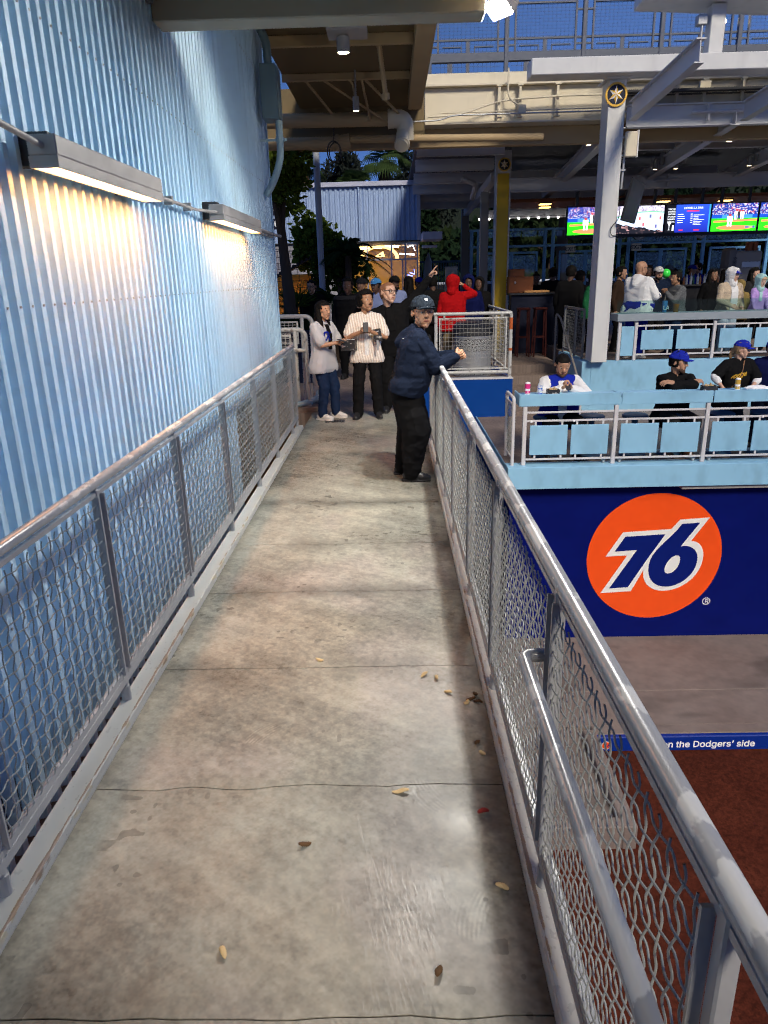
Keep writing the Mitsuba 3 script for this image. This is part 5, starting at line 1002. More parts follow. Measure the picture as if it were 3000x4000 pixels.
def person(label, x, y, z, head_z, yaw, skin='tan', top=('navy', 'long'), bottom='black', shoes='shoe_black', hair=('short', 'hair_black'), hat=None, face=(0, 0, 0), R=(.24, .05, .85), L=(-.24, .05, .85), hs=('relaxed', 'relaxed'), hintR=(.5, -.7, -.3), hintL=(-.5, -.7, -.3), lean=4, side=0, twist=0, g=1.0, belly=0.0, sit=None, feet=((.11, 0.03, 0), (-.11, -.02, 0)), toes=(-8, 8), e=.03, hd=1.10, extras=(), group=None, glasses=False, beard=None, lower=True, hem=-.12, wr_top=.013, legw=1.12, palm=((-.6, 0, -.5), (.6, 0, -.5))):
    k = thing('person', label, 'person', group); H = head_z-z; s = H/1.78 if sit is None else 1.15
    RW = Rz(yaw); W = lambda v: (np.asarray(v)*s)@RW.T+np.array([x, y, z])
    def P(nm, man, mat, ee=1.0, it=7, wr=0.0, freq=9.0, parent=None, lab=None, fade=None):
        t = fin(man, e*ee, it, wr, freq, len(USED) % 97, fade); t = TM(W(t.vertices), t.faces); return put(parent or k, nm, t, mat, smooth=True, label=lab)
    hz = .94 if sit is None else sit/s
    hip = np.array([0, 0, hz]); RL = Rz(twist)@Ry(side)@Rx(-lean); S = RL@[0, 0, 1.]; sd = RL@[1., 0, 0]; fw = RL@[0, 1., 0]
    T_ = lambda t, a=0, f=0: hip+S*t+sd*a+fw*f
    neck = T_(.50); hb = neck+S*.085+fw*.01+np.array([0, .02, .05]); RH = RL*0+Rz(face[0]+twist)@Ry(face[2])@Rx(face[1])
    hc = neck+S*.06+np.array([0, .025, .09*hd]); h_ = lambda v: hc+RH@(np.asarray(v, float)*hd); hr = lambda r: r*hd
    HH = lambda *cr: HS(*[(h_(c), hr(r)) for c, r in cr])
    # arms
    arms = {}
    for sg_, tgt, hint, nm in ((1, R, hintR, 'R'), (-1, L, hintL, 'L')):
        sh = T_(.435, sg_*.175*(.6+.4*g)); w_t = np.asarray(tgt, float); el, wr_ = ik(sh, w_t, .29, .255, hint); arms[nm] = (sh, el, wr_)
    # legs
    legs = {}
    for i, sg_ in enumerate((1, -1)):
        hj = hip+np.array([sg_*.085, 0, -.02]); f = np.asarray(feet[i], float)
        kn, an = ik(hj, f+[0, 0, .085], .43, .42, (sg_*.12, 1, .2) if sit is None else (sg_*.15, 1, .8)); legs[i] = (hj, kn, an, f)
    # continuous body: head, neck, trunk core, arms and hands, legs core
    face_ = [HH(((0, -.018, .036), .080), ((0, .016, .044), .076), ((0, -.01, -.01), .072)), HH(((.036, .044, .002), .036), ((-.036, .044, .002), .036), ((.020, .062, -.060), .028), ((-.020, .062, -.060), .028), ((0, .052, .045), .05)),
             HH(((.040, .02, -.05), .03), ((-.040, .02, -.05), .03), ((0, .064, -.092), .024)), HH(((0, .093, .012), .008), ((0, .109, -.022), .0115), ((.013, .096, -.027), .008), ((-.013, .096, -.027), .008)), HH(((.04, .074, .030), .011), ((-.04, .074, .030), .011)),
             HH(((.080, -.008, .014), .012), ((.082, -.014, -.018), .010), ((.078, .004, -.004), .010)), HH(((-.080, -.008, .014), .012), ((-.082, -.014, -.018), .010), ((-.078, .004, -.004), .010)), HS((h_((0, -.02, -.05)), hr(.052)), (neck-S*.02, .056))]
    core = [HS((T_(.0, .05), .075), (T_(0, -.05), .075), (T_(.3, .08), .07), (T_(.3, -.08), .07)), HS((T_(.3, .08), .07), (T_(.3, -.08), .07), (neck-S*.06, .05), (arms['R'][0], .04), (arms['L'][0], .04))]
    for i, nm in enumerate('RL'):
        sh, el, w = arms[nm]; d = w-el; d /= np.linalg.norm(d); core += [HS((sh, .042), (el, .036)), HS((el, .036), (w, .026))]+hand(w, d, np.asarray(palm[i], float), 1 if nm == 'R' else -1, hs[i])
        legs_ = legs[i]
    for i in (0, 1): hj, kn, an, f = legs[i]; core += [HS((hj, .07), (kn, .048)), HS((kn, .048), (an, .036))]
    P('body', U(face_+core), 'skin_'+skin, .55 if e < .02 else .8, 3 if e < .02 else 2)
    for sg_ in (1, -1):
        ey = P('eye', HH(((sg_*.030, .0815, .006), .0095), ((sg_*.037, .0790, .006), .0085)), 'eye_white', 1, 0); P('iris', HH(((sg_*.030+.0, .0905, .006), .0062)), 'iris', 1, 0, parent=ey)
        if e < .025: P('eyebrow', HH(((sg_*.018, .089, .029), .0045), ((sg_*.045, .080, .031), .004)), hair[1] if hair[0] != 'bald' else 'hair_brown', 1, 0)
    P('mouth', HH(((.020, .084, -.060), .0055), ((-.020, .084, -.060), .0055), ((0, .0905, -.058), .007)), 'lip', 1, 0)
    if beard: (lambda: None)() if beard.startswith('m:') else P('beard', U([HH(((.03, .055, -.075), .03), ((-.03, .055, -.075), .03), ((0, .076, -.098), .022)), HH(((.024, .086, -.046), .006), ((-.024, .086, -.046), .006))])-HH(((0, .09, -.06), .016)), beard, .6, 2)
    if beard and beard.startswith('m:'): P('moustache', HH(((.024, .088, -.046), .005), ((-.024, .088, -.046), .005), ((0, .096, -.044), .005)), beard[2:], .6, 1)
    if glasses:
        for sg_ in (1, -1):
            ring = [HH(((sg_*.012, .100, .018), .0035), ((sg_*.056, .090, .020), .0035)), HH(((sg_*.012, .100, -.012), .0028), ((sg_*.054, .090, -.012), .0028)), HH(((sg_*.056, .09, .02), .0035), ((sg_*.054, .09, -.012), .003)), HH(((sg_*.012, .10, .018), .003), ((sg_*.012, .10, -.012), .003)), HH(((sg_*.056, .09, .016), .0035), ((sg_*.084, 0, .016), .003)), HH(((0, .102, .012), .003), ((sg_*.012, .10, .012), .003))]
            P('glasses', U(ring), 'glossy', 1, 0)
    # hair and hats
    cutf = lambda zt, y0=.035: hullp([h_((a, b, c)) for a in (-.2, .2) for b in (y0, .3) for c in (-.3, zt)])
    low = lambda zc: hullp([h_((a, b, c)) for a in (-.3, .3) for b in (-.3, .3) for c in (-.5, zc)])
    skull = lambda d: HH(((0, -.018, .036), .080+d), ((0, .016, .044), .076+d), ((0, -.02, -.01), .070+d))
    st_, hm = hair
    if st_ in ('short', 'buzz', 'curly'):
        d = {'short': .016, 'buzz': .006, 'curly': .026}[st_]; P('hair', ((skull(d)-cutf(.078 if st_ != 'buzz' else .07, .045))-cutf(.030, .026 if st_ != 'buzz' else .006))-low(-.050), hm, .6, 2, .010 if st_ != 'buzz' else .002, 40)
        if st_ == 'curly': P('fringe', HH(((.045, .050, .090), .020), ((-.045, .052, .088), .020), ((0, .062, .098), .020)), hm, .6, 1, .012, 50)
    if st_ in ('long', 'bun', 'tied'):
        ms = [(skull(.016)-cutf(.072, .04))-cutf(.03, .0)-low(-.06)]
        if st_ == 'long': ms += [HH(((.072, -.02, .01), .034), ((.085, .0, -.16), .035), ((.075, .055, -.30), .022)), HH(((-.072, -.02, .01), .034), ((-.085, .0, -.16), .035), ((-.08, .05, -.32), .022)), HH(((0, -.07, .0), .055), ((.05, -.075, -.2), .05), ((-.05, -.075, -.2), .05), ((0, -.08, -.33), .03))]
        if st_ == 'bun': ms += [HH(((0, -.05, .13), .045))]
        if st_ == 'tied': ms += [HH(((0, -.09, .0), .03), ((0, -.12, -.08), .025), ((0, -.11, -.15), .012))]
        P('hair', U(ms), hm, .55, 2, .010, 30)
    if hat:
        ht, hmat = hat[0], 'fab_'+hat[1]
        if ht == 'cap':
            c_ = P('cap', U([skull(.019)-low(.046), HH(((0, 0, .128), .008))]), hmat, .6, 2)
            arcp = [(.070*math.sin(a), .062+.025*math.cos(a)) for a in np.linspace(-1.5, 1.5, 9)]; out = [(.072*math.sin(a)*1.02, .085+.085*math.cos(a)) for a in np.linspace(-1.5, 1.5, 9)]
            vis = hullp([h_((u, v, .048-.004+q-.9*u*u*3-.05*(v-.06))) for u, v in arcp+out for q in (0, .007)]); P('cap_visor', vis, 'fab_'+(hat[2] if len(hat) > 2 else hat[1]), .8, 1, parent=c_)
            if len(hat) > 3:
                tm_ = text_mesh(hat[3], .038, .004, bold=True); b = tm_.bounds; vv = np.asarray(tm_.vertices)-[(b[0][0]+b[1][0])/2, 0, 0]; yy = .098-.9*vv[:, 0]**2*6-.30*vv[:, 1]
                put(c_, 'cap_emblem', TM(W([h_((-a, q+c, .060+b2)) for (a, b2, c), q in zip(vv, yy)]), tm_.faces[:, ::-1]), 'pure_white')
        if ht == 'beanie':
            b_ = P('beanie', U([skull(.024)-low(.045), HH(((0, 0, .125), .035))]), hmat, .6, 2, .004, 40); P('beanie_cuff', (skull(.031)-low(.03))-hullp([h_((a, b, c)) for a in (-.3, .3) for b in (-.3, .3) for c in (.085, .4)]), hmat, .6, 1, parent=b_)
        if ht in ('hood', 'hoodcap', 'hoodbeanie'):
            hd_ = U([HH(((0, -.03, .045), .112), ((0, .03, .045), .100), ((0, -.02, -.06), .095)), HH(((0, -.02, -.05), .092), ((0, .02, -.14), .085), ((0, -.05, -.13), .085))]); P('hood', hd_-HH(((0, .10, .035), .074), ((0, .10, -.055), .062), ((0, .2, 0), .1)), hmat, .6, 4, .007, 16)
        if ht == 'hoodcap':
            c_ = P('cap', skull(.019)-low(.036), 'fab_cap_blue', .7, 2); vis = hullp([h_((.075*math.sin(a), .07+r_*math.cos(a), .04+q)) for a in np.linspace(-1.4, 1.4, 7) for r_ in (.03, .095) for q in (0, .007)]); P('cap_visor', vis, 'fab_cap_blue', .8, 1, parent=c_)
            put(c_, 'cap_emblem', TM(W([h_(q) for q in [(-.02, .103, .06), (.02, .103, .06), (.02, .095, .1), (-.02, .095, .1)]]), [[0, 2, 1], [0, 3, 2]]), 'pure_white')
        if ht == 'hoodbeanie': P('beanie', U([skull(.026)-low(.05), HH(((0, .06, .075), .045))]), 'fab_sand', .6, 2, .004, 60)
    # clothes
    tc, sl = 'fab_'+top[0], top[1]; q = g
    lv = lambda t, w, r, f=0: [(T_(t, w, f), r), (T_(t, -w, f), r)]
    hx = .032 if hem < -.15 else (.026 if hem < -.09 else .006)
    tor = [HS(*lv(hem, .095*q+hx, .112*q+hx, .01), *lv(.06, .085*q, .118*q+belly*.5, .015+belly)), HS(*lv(.06, .085*q, .118*q+belly*.5, .015+belly), *lv(.33, .105*q, .115*q, .01)), HS(*lv(.33, .105*q, .115*q, .01), (arms['R'][0], .066*q), (arms['L'][0], .066*q), (T_(.485, .03), .06), (T_(.485, -.03), .06))]
    slv = []
    for nm in 'RL':
        sh, el, w = arms[nm]
        if sl == 'short': mid = sh+(el-sh)*.78; slv.append(HS((sh, .073*q), (mid, .078*q)))
        else: wq = el+(w-el)*.93; slv += [HS((sh, .072*q), (el, .058*q)), HS((el, .058*q), (wq, .041*q))]
    def hemcut(m): return m.trim_by_plane(tuple(float(q_) for q_ in S), float(S@T_(hem-.055)))
    if len(top) > 2:
        P('top', hemcut(U(tor)), tc, 1, 3, .012, 8, fade=(S, float(S@T_(hem-.055)))); P('sleeve', slv[0] if sl == 'short' else U(slv[:2]), 'fab_'+top[2], 1, 5, .014, 10); P('sleeve', slv[1] if sl == 'short' else U(slv[2:]), 'fab_'+top[2], 1, 5, .014, 10)
    else: P('top', hemcut(U(tor)) + U(slv), tc, 1, 3, wr_top, 8, fade=(S, float(S@T_(hem-.055))))
    P('collar', HS((T_(.475, .035), .052), (T_(.475, -.035), .052), (T_(.505, .02, .005), .05), (T_(.505, -.02, .005), .05)) if not hat or 'hood' not in hat[0] else HS((T_(.48), .075), (T_(.51), .07)), tc, 1, 2)
    def band(nm, t0, t1, mat, d=.015, a=None, fr=None, lab=None):
        big = U([HS(*[(c, r+d) for c, r in lv(hem, .095*q, .112*q, .01)], *[(c, r+d) for c, r in lv(.06, .085*q, .118*q+belly*.5, .015+belly)]), HS(*[(c, r+d) for c, r in lv(.06, .085*q, .118*q+belly*.5, .015+belly)], *[(c, r+d) for c, r in lv(.33, .105*q, .115*q, .01)]), HS(*[(c, r+d) for c, r in lv(.33, .105*q, .115*q, .01)], (arms['R'][0], .066*q+d), (arms['L'][0], .066*q+d), (T_(.485, .03), .06+d), (T_(.485, -.03), .06+d))])
        a0, a1 = a or (-.5, .5); f0 = -.5 if fr is None else fr; clip = hullp([T_(t, u, v) for t in (t0, t1) for u in (a0, a1) for v in (f0, .6)]); P(nm, big ^ clip, mat, 1, 2, .010, 8, lab=lab)
    for ex in extras: band(*ex[:4], **(ex[4] if len(ex) > 4 else {}))
    if lower:
        leg = [HS((hip+[.08*q, 0, .02], .108*q), (hip+[-.08*q, 0, .02], .108*q), (hip+[.07*q, 0, -.06], .105*q), (hip+[-.07*q, 0, -.06], .105*q))]
        for i in (0, 1): hj, kn, an, f = legs[i]; leg += [HS((hj, .098*q*min(legw, 1.1)), (kn, .070*q*legw)), HS((kn, .070*q*legw), (an+[0, 0, .0], .060*legw))]
        P('trousers', U(leg), 'fab_'+bottom if not bottom.startswith('skin') else bottom, 1, 5, .014, 8)
        for i in (0, 1):
            f = legs[i][3]; Rt = Rz(toes[i]); c = lambda v: f+Rt@np.asarray(v, float)
            sk = P('shoe', HS((c((0, -.055, .055)), .042), (c((0, .0, .075)), .045), (c((.008, .10, .045)), .042), (c((-.008, .16, .035)), .030)), shoes, .8, 3)
            P('sole', hullp([c((a, b, zz)) for a, b in ((-.035, -.10), (.035, -.10), (-.048, .09), (.05, .09), (-.03, .185), (.03, .185)) for zz in (.002, .024)]), 'sole_white' if shoes != 'shoe_black' else 'black', .8, 1, parent=sk)
    return dict(arms=arms, key=k, W=W, R=W(arms['R'][2]), L=W(arms['L'][2]), T=T_, s=s, RW=RW, head=W(hc))
def front_text(pd, t, a, f, text, h, mat, slant=.25, rise=0.0, back=False, w=None, name='lettering', depth=.004):
    """lettering on a person's chest (or back): laid on the torso's local frame"""
    m = text_mesh(text, h, depth, bold=True); v = np.asarray(m.vertices).copy(); b = m.bounds; v[:, 0] -= (b[0][0]+b[1][0])/2
    if w: v[:, 0] *= w/(b[1][0]-b[0][0])
    v[:, 0] += v[:, 1]*slant; v[:, 1] += v[:, 0]*rise; sgn = 1 if back else -1
    P_ = [pd['T'](t+q[1], a+sgn*q[0], (f-1.6*q[0]**2+q[2]) if not back else -(f-1.6*q[0]**2+q[2])) for q in v]
    put(pd['key'], name, TM(pd['W'](P_), m.faces), mat)

# 1 the guard leaning on the railing
G = person('guard in navy hooded jacket and slate cap leaning both forearms on the right railing', .12, 6.96, 0, 1.80, -90, 'tan', ('navy_fleece', 'long'), 'black', 'shoe_black', ('buzz', 'hair_black'), ('cap', 'slate', 'slate', '♦'), (-74, 2, 0), (.07, .47, 1.18), (-.05, .48, 1.19), ('grip', 'grip'), (.7, -.5, -.9), (-.7, -.5, -.9), lean=15, g=1.44, belly=.03, feet=((.13, .05, 0), (-.13, -.03, 0)), toes=(-6, 4), e=.016, hem=-.03, hd=1.2, legw=1.45, palm=((-1, .2, .2), (1, .2, -.2)))
def P_extra(pd, nm, man, mat, e=.016, it=4, wr=.0):
    t = fin(man, e, it, wr, 9); put(pd['key'], nm, TM(pd['W'](t.vertices), t.faces), mat, smooth=True)
P_extra(G, 'hood', HS((G['T'](.46, .09, -.03), .06), (G['T'](.46, -.09, -.03), .06), (G['T'](.37, 0, -.13), .07), (G['T'](.52, .05, -.05), .045), (G['T'](.52, -.05, -.05), .045)), 'fab_navy_fleece', .016, 6, .012)
P_extra(G, 'zip_panel', HS((G['T'](.46, .02, .09), .045), (G['T'](.30, .02, .135), .03), (G['T'](.10, .02, .18), .02)), 'fab_black', .02, 4)
front_text(G, .30, .03, .142, 'ITY', .085, 'fab_white', 0, 0, True)
for t_ in (.285, .41): P_extra(G, 'back_stripe', HS((G['T'](t_, .11, -.125), .004), (G['T'](t_, -.03, -.14), .004)), 'fab_white', .02, 0)
# 2 woman with long hair
Wm = person('woman with long dark hair in a white baseball jersey holding a phone', -.99, 10.24, 0, 1.68, -122, 'tan', ('grey_white', 'short'), 'denim', 'sole_white', ('long', 'hair_black'), None, (-2, 0, 0), (.04, .34, 1.16), (-.12, .30, 1.10), ('grip', 'grip'), (.7, -.4, -.6), (-.7, -.3, -.6), lean=2, g=1.08, feet=((.12, .03, 0), (-.14, .10, 0)), toes=(6, 10), e=.018, hem=-.17, hd=1.14, legw=1.12, wr_top=.010, extras=(('vest', .12, .47, 'fab_black', dict(a=(-.045, .035), fr=.02, d=.013)),), palm=((-.4, 0, 1), (.5, 0, 1)))
front_text(Wm, .25, .07, .152, 'Do', .135, 'fab_royal', .3, .1)
# 3 man in the striped shirt
Mn = person('man in a cream pinstripe shirt over a white tee looking up with a phone', -.36, 10.26, 0, 1.80, 180, 'brown', ('stripe', 'short'), 'black', 'shoe_black', ('curly', 'hair_black'), None, (38, 9, 0), (.055, .25, 1.22), (-.06, .25, 1.22), ('grip', 'grip'), (.9, -.2, -.7), (-.9, -.2, -.7), lean=0, g=.96, feet=((.15, .03, 0), (-.14, .0, 0)), toes=(-14, 10), e=.018, hem=-.10, hd=1.16, legw=1.25, extras=(('tee', -.16, .40, 'fab_white', dict(a=(-.032, .028), fr=.03, d=.013)),), beard='m:hair_black', palm=((-1, .3, .2), (1, .3, .2)))
# 4 man pointing
Pt = person('man in a black jacket and dark glasses pointing up to the right', .02, 10.74, 0, 1.90, 180, 'light', ('black', 'long'), 'black', 'shoe_black', ('buzz', 'hair_ginger'), None, (44, 10, -10), (.44, .36, 1.44), (-.52, .02, 1.82), ('relaxed', 'point'), (.6, -.4, -.6), (-.4, -.4, -.7), lean=6, side=7, g=1.15, belly=.02, e=.018, glasses=True, hem=-.10, hd=1.2, legw=1.3, extras=(('lapel', .20, .50, 'fab_black', dict(a=(-.06, .05), fr=.02)),), palm=((0, 0, -1), (0, .3, -1)))
# 5-9 near the waste bin
person('person in a bright red hoodie seen from behind with the hood up', 1.26, 15.2, 0, 1.98, -12, 'tan', ('red', 'long'), 'khaki', 'shoe_black', ('bald', 'hair_black'), ('hood', 'red'), (-25, 0, 0), (.17, .20, 1.56), (-.26, .02, .84), hintR=(.8, -.1, -.9), lean=2, g=1.1, e=.022, hem=-.14)
person('person in a dark blue hoodie with the hood up facing the one in red', 1.68, 16.1, 0, 1.97, 165, 'dark', ('deep_blue', 'long'), 'black', hair=('bald', 'hair_black'), hat=('hood', 'deep_blue'), face=(10, -6, 0), R=(.10, .30, 1.10), L=(-.24, .05, .85), e=.03, g=1.15)
person('large person in black with a dark cap behind the pointing hand', .98, 17.2, 0, 1.98, 20, 'dark', ('black', 'long'), 'black', hair=('short', 'hair_black'), hat=('cap', 'black'), e=.035, g=1.3)
person('person with black hair behind the pointing arm', .46, 18.2, 0, 1.98, 30, 'brown', ('black', 'long'), 'black', hair=('long', 'hair_black'), e=.035)
person('person in black hood right of the dark blue hoodie', 2.05, 17.4, 0, 1.92, 170, 'dark', ('black', 'long'), 'black', hair=('bald', 'hair_black'), hat=('hood', 'black'), e=.035, g=1.1)
# 10-15 left background
person('man in black with dark glasses standing before the amber wall', -1.80, 17, 0, 1.96, 170, 'tan', ('black', 'long'), 'black', hair=('buzz', 'hair_black'), glasses=True, e=.035, g=1.15)
dk = person('dark haired person in a black jacket behind the woman', -.84, 14.6, 0, 1.99, 172, 'dark', ('black', 'long'), 'black', hair=('short', 'hair_black'), e=.03, g=1.15, extras=(('scarf', .44, .50, 'fab_charcoal', dict(fr=.02)),))
person('person in a grey beanie and white top by the shop window', -.64, 17.2, 0, 1.97, 150, 'brown', ('jersey_blue', 'long'), 'black', hair=('bald', 'hair_black'), hat=('beanie', 'charcoal'), e=.035)
person('person in a pale blue cap and grey jersey behind the pinstripe man', -.30, 16, 0, 1.96, 160, 'dark', ('jersey_blue', 'long'), 'black', hair=('short', 'hair_black'), hat=('cap', 'pale_blue', 'pale_blue', 'LA'), e=.035, face=(-10, 0, 0), g=1.1)
person('man in a black cap and white jersey behind the pointing man', .06, 17, 0, 2.0, 195, 'dark', ('jersey_blue', 'long'), 'black', hair=('short', 'hair_black'), hat=('cap', 'black'), e=.035, face=(25, 0, 0), beard='hair_black', g=1.1)
person('dark figure with a blue cap by the shop corner', .72, 19.5, 0, 1.95, 185, 'dark', ('black', 'long'), 'black', hair=('short', 'hair_black'), hat=('cap', 'royal'), e=.04)
# bar guests
person('person in a dark head wrap behind the wooden cabinet', 4.06, 21, 0, 1.98, 180, 'dark', ('black', 'long'), 'black', hair=('bun', 'hair_black'), e=.04)
person('man with cropped hair seen as a dark silhouette at the bar', 4.33, 20, 0, 2.12, 0, 'dark', ('black', 'long'), 'black', hair=('short', 'hair_black'), e=.04, g=1.2)
person('tall dark silhouette in front of the bar left of the white column', 4.18, 17.5, 0, 2.14, -30, 'dark', ('black', 'long'), 'black', hair=('short', 'hair_black'), e=.035, g=1.15)
person('dark silhouette in a cap behind the green top', 4.62, 18.5, 0, 2.02, -60, 'dark', ('black', 'long'), 'black', hair=('short', 'hair_black'), hat=('cap', 'black'), e=.04)
person('person in a dark green top partly hidden by the white column', 4.40, 16.5, .2, 1.96, -120, 'brown', ('green', 'long'), 'black', hair=('short', 'hair_black'), hat=('cap', 'black'), e=.03, g=1.2)
person('dark haired man in brown behind the white hoodie', 5.02, 16.6, .2, 2.08, -120, 'tan', ('brown', 'long'), 'black', hair=('short', 'hair_black'), e=.035)
Wh = person('bald man in a white hoodie with a blue hem and dark glasses', 5.0, 15.15, .2, 2.17, -55, 'tan', ('white', 'long'), 'royal', 'sole_white', ('bald', 'hair_black'), None, (-22, 0, 0), (.22, .34, 1.12), (-.16, .36, 1.10), ('relaxed', 'relaxed'), lean=3, g=1.3, belly=.06, e=.022, glasses=True, extras=(('hem_band', -.2, .06, 'fab_royal'),))
P_extra(Wh, 'hood', HS((Wh['T'](.47, .09, -.03), .055), (Wh['T'](.47, -.09, -.03), .055), (Wh['T'](.40, 0, -.12), .06), (Wh['T'](.53, .05, -.05), .04), (Wh['T'](.53, -.05, -.05), .04)), 'fab_white', .02, 5, .012)
sh_, el_, w_x = Wh['arms']['R']; P_extra(Wh, 'sleeve_print', U([HS((sh_+np.array([.075, .02, -.05]), .028), (el_+np.array([.055, .03, .0]), .026)), HS((el_+np.array([.055, .03, 0]), .026), (el_+(w_x-el_)*.7+np.array([.035, .0, .02]), .022))]), 'fab_deep_blue', .02, 2)
person('bearded man in a white cap and navy top between two guests', 5.92, 16.7, .2, 2.05, 180, 'tan', ('navy', 'long'), 'black', hair=('short', 'hair_black'), hat=('cap', 'pale_grey', 'pale_grey', 'B'), e=.03, beard='hair_black', g=1.15)
person('curly haired woman in a heather grey sweater with clasped hands', 5.95, 15.5, .2, 1.94, 105, 'brown', ('heather', 'long'), 'jean', hair=('short', 'hair_black'), e=.024, R=(.06, .30, 1.32), L=(-.04, .30, 1.32), hs=('grip', 'grip'), g=1.15, hintR=(.6, -.2, -.9), hintL=(-.6, -.2, -.9), palm=((-1, 0, 0), (1, 0, 0)))
person('person with dark hair behind the bearded man', 6.25, 18.2, .2, 2.10, 150, 'dark', ('black', 'long'), 'black', hair=('short', 'hair_black'), e=.04)
person('person in a navy cap behind the heather sweater', 6.7, 18, .2, 2.08, 20, 'dark', ('navy', 'long'), 'black', hair=('short', 'hair_black'), hat=('cap', 'navy'), e=.04)
person('dark haired person at the far end of the bottles', 7.75, 20.6, .2, 2.02, 160, 'dark', ('black', 'long'), 'black', hair=('long', 'hair_black'), e=.04)
person('far person in a royal blue cap and jacket behind the bottles', 8.55, 21.5, .2, 2.10, 200, 'tan', ('royal', 'long'), 'black', hair=('short', 'hair_black'), hat=('cap', 'royal'), e=.04)
person('far dark haired person in a royal blue jacket behind the bottles', 8.95, 21.8, .2, 2.16, 100, 'tan', ('royal', 'long'), 'black', hair=('short', 'hair_black'), e=.04)
person('long haired woman in black behind the cream fleece jacket', 7.28, 17.1, .2, 1.98, 200, 'brown', ('black', 'long'), 'black', hair=('long', 'hair_black'), e=.035)
Fl = person('woman in a cream fleece jacket, white hood and blue cap behind the glass', 6.92, 15.3, .2, 1.98, 190, 'light', ('sherpa', 'long'), 'skyjean', hair=('bald', 'hair_black'), hat=('hoodcap', 'white'), face=(25, -3, 0), R=(.12, .30, 1.02), L=(-.20, .20, .98), e=.022, g=1.15, extras=(('sweatshirt', -.1, .46, 'fab_white', dict(a=(-.10, .05), fr=.02)),), hintR=(.9, -.3, -.5))
person('person in a mustard top behind the cream fleece', 7.62, 16.3, .2, 1.72, 0, 'brown', ('mustard', 'long'), 'black', hair=('bald', 'hair_black'), hat=('hood', 'mustard'), e=.035)
person('young child in a lilac jacket, mint hood and sand beanie', 7.40, 15.05, .55, 1.78, 185, 'pale', ('lilac', 'long'), 'black', hair=('bald', 'hair_brown'), hat=('hoodbeanie', 'mint'), face=(8, -8, 0), R=(.20, .22, .85), L=(-.20, .22, .85), e=.02, hd=1.42, extras=(('hoodie_front', .15, .48, 'fab_mint', dict(a=(-.045, .045), fr=.02)),), lower=True)
person('woman with loose dark hair behind the child', 8.1, 16.9, .2, 1.98, 215, 'light', ('charcoal', 'long'), 'black', hair=('long', 'hair_black'), e=.035)
person('dark haired person between the fleece jacket and the child', 7.95, 17.8, .2, 1.95, 20, 'dark', ('black', 'long'), 'black', hair=('long', 'hair_black'), e=.04)
person('person with a camera at the right edge behind the child', 8.12, 15.9, .2, 1.83, 160, 'tan', ('navy', 'long'), 'black', hair=('long', 'hair_black'), R=(.10, .28, 1.30), L=(-.08, .28, 1.30), hs=('grip', 'grip'), e=.03)
# terrace guests
Jk = person('man with cropped hair in a royal blue and white varsity jacket using a phone', 2.50, 10.78, -.74, .80, 183, 'tan', ('royal', 'long', 'white'), 'black', 'shoe_black', ('buzz', 'hair_black'), None, (0, -24, 0), (.08, .36, .94), (-.06, .36, .94), ('grip', 'grip'), (.9, -.2, -.4), (-.9, -.2, -.4), lean=8, sit=.63, g=1.22, belly=.03, feet=((.16, .12, 0), (-.18, .34, 0)), e=.02, hd=1.14, beard='stubble', extras=(('white_front', -.1, .47, 'fab_white', dict(a=(-.055, .055), fr=.03)),), palm=((-.4, 0, 1), (.4, 0, 1)))
front_text(Jk, .28, .02, .150, 'Dodgers', .062, 'pure_white', .3, .22, w=.33); front_text(Jk, .282, .0, .156, 'odge', .055, 'fab_royal', .3, .22, w=.17)
P_extra(Jk, 'script_tail', HS((Jk['T'](.225, .10, .160), .010), (Jk['T'](.26, -.02, .165), .007)), 'fab_white', .02, 0)
Cm = person('man in a royal blue cap and black pullover with folded arms at the counter', 4.22, 10.80, -.74, .72, 183, 'tan', ('black', 'long'), 'charcoal', 'leather', ('short', 'hair_black'), ('cap', 'cap_blue', 'cap_blue', 'LA'), (48, -6, 0), (-.12, .29, .965), (.13, .32, .97), ('relaxed', 'relaxed'), (.9, .3, -.2), (-.9, .3, -.2), lean=6, sit=.62, g=1.08, feet=((.10, .30, 0), (-.12, .30, 0)), e=.02, hd=1.12, beard='stubble', palm=((0, -.4, -1), (0, -.4, -1)))
Cw = person('woman in a royal blue cap and black jersey over white sleeves standing at the counter', 5.16, 10.90, -.74, .97, 187, 'light', ('black', 'short'), 'slate', 'shoe_black', ('tied', 'hair_blond'), ('cap', 'cap_blue', 'cap_blue', 'LA'), (52, -8, 0), (.36, .34, 1.04), (-.10, .36, 1.06), ('relaxed', 'grip'), (.8, -.3, -.2), (-.9, -.2, -.5), lean=9, g=1.12, e=.02, hem=-.2, palm=((0, 0, -1), (0, 0, -1)))
def sleeve(pd, nm, mat, side_, a0=.55, a1=1.25):
    pass
for sg_, tgt, hint in ((1, (.36, .34, 1.04), (.8, -.3, -.2)), (-1, (-.10, .36, 1.06), (-.9, -.2, -.5))):
    sh_ = Cw['T'](.435, sg_*.175*(.6+.4*1.12)); el_, wr_ = ik(sh_, tgt, .29, .255, hint); P_extra(Cw, 'white_sleeve', U([HS((sh_+(el_-sh_)*.7, .064), (el_, .062)), HS((el_, .062), (el_+(wr_-el_)*.4, .055))]), 'fab_white', .02, 3, .010)
front_text(Cw, .27, .01, .152, 'Dodgers', .075, 'gold', .3, .2, w=.34)
P_extra(Cw, 'bag_strap', HS((Cw['T'](.50, -.06, .06), .008), (Cw['T'](.30, .0, .158), .008), (Cw['T'](.0, .16, .12), .008)), 'leather', .02, 0)
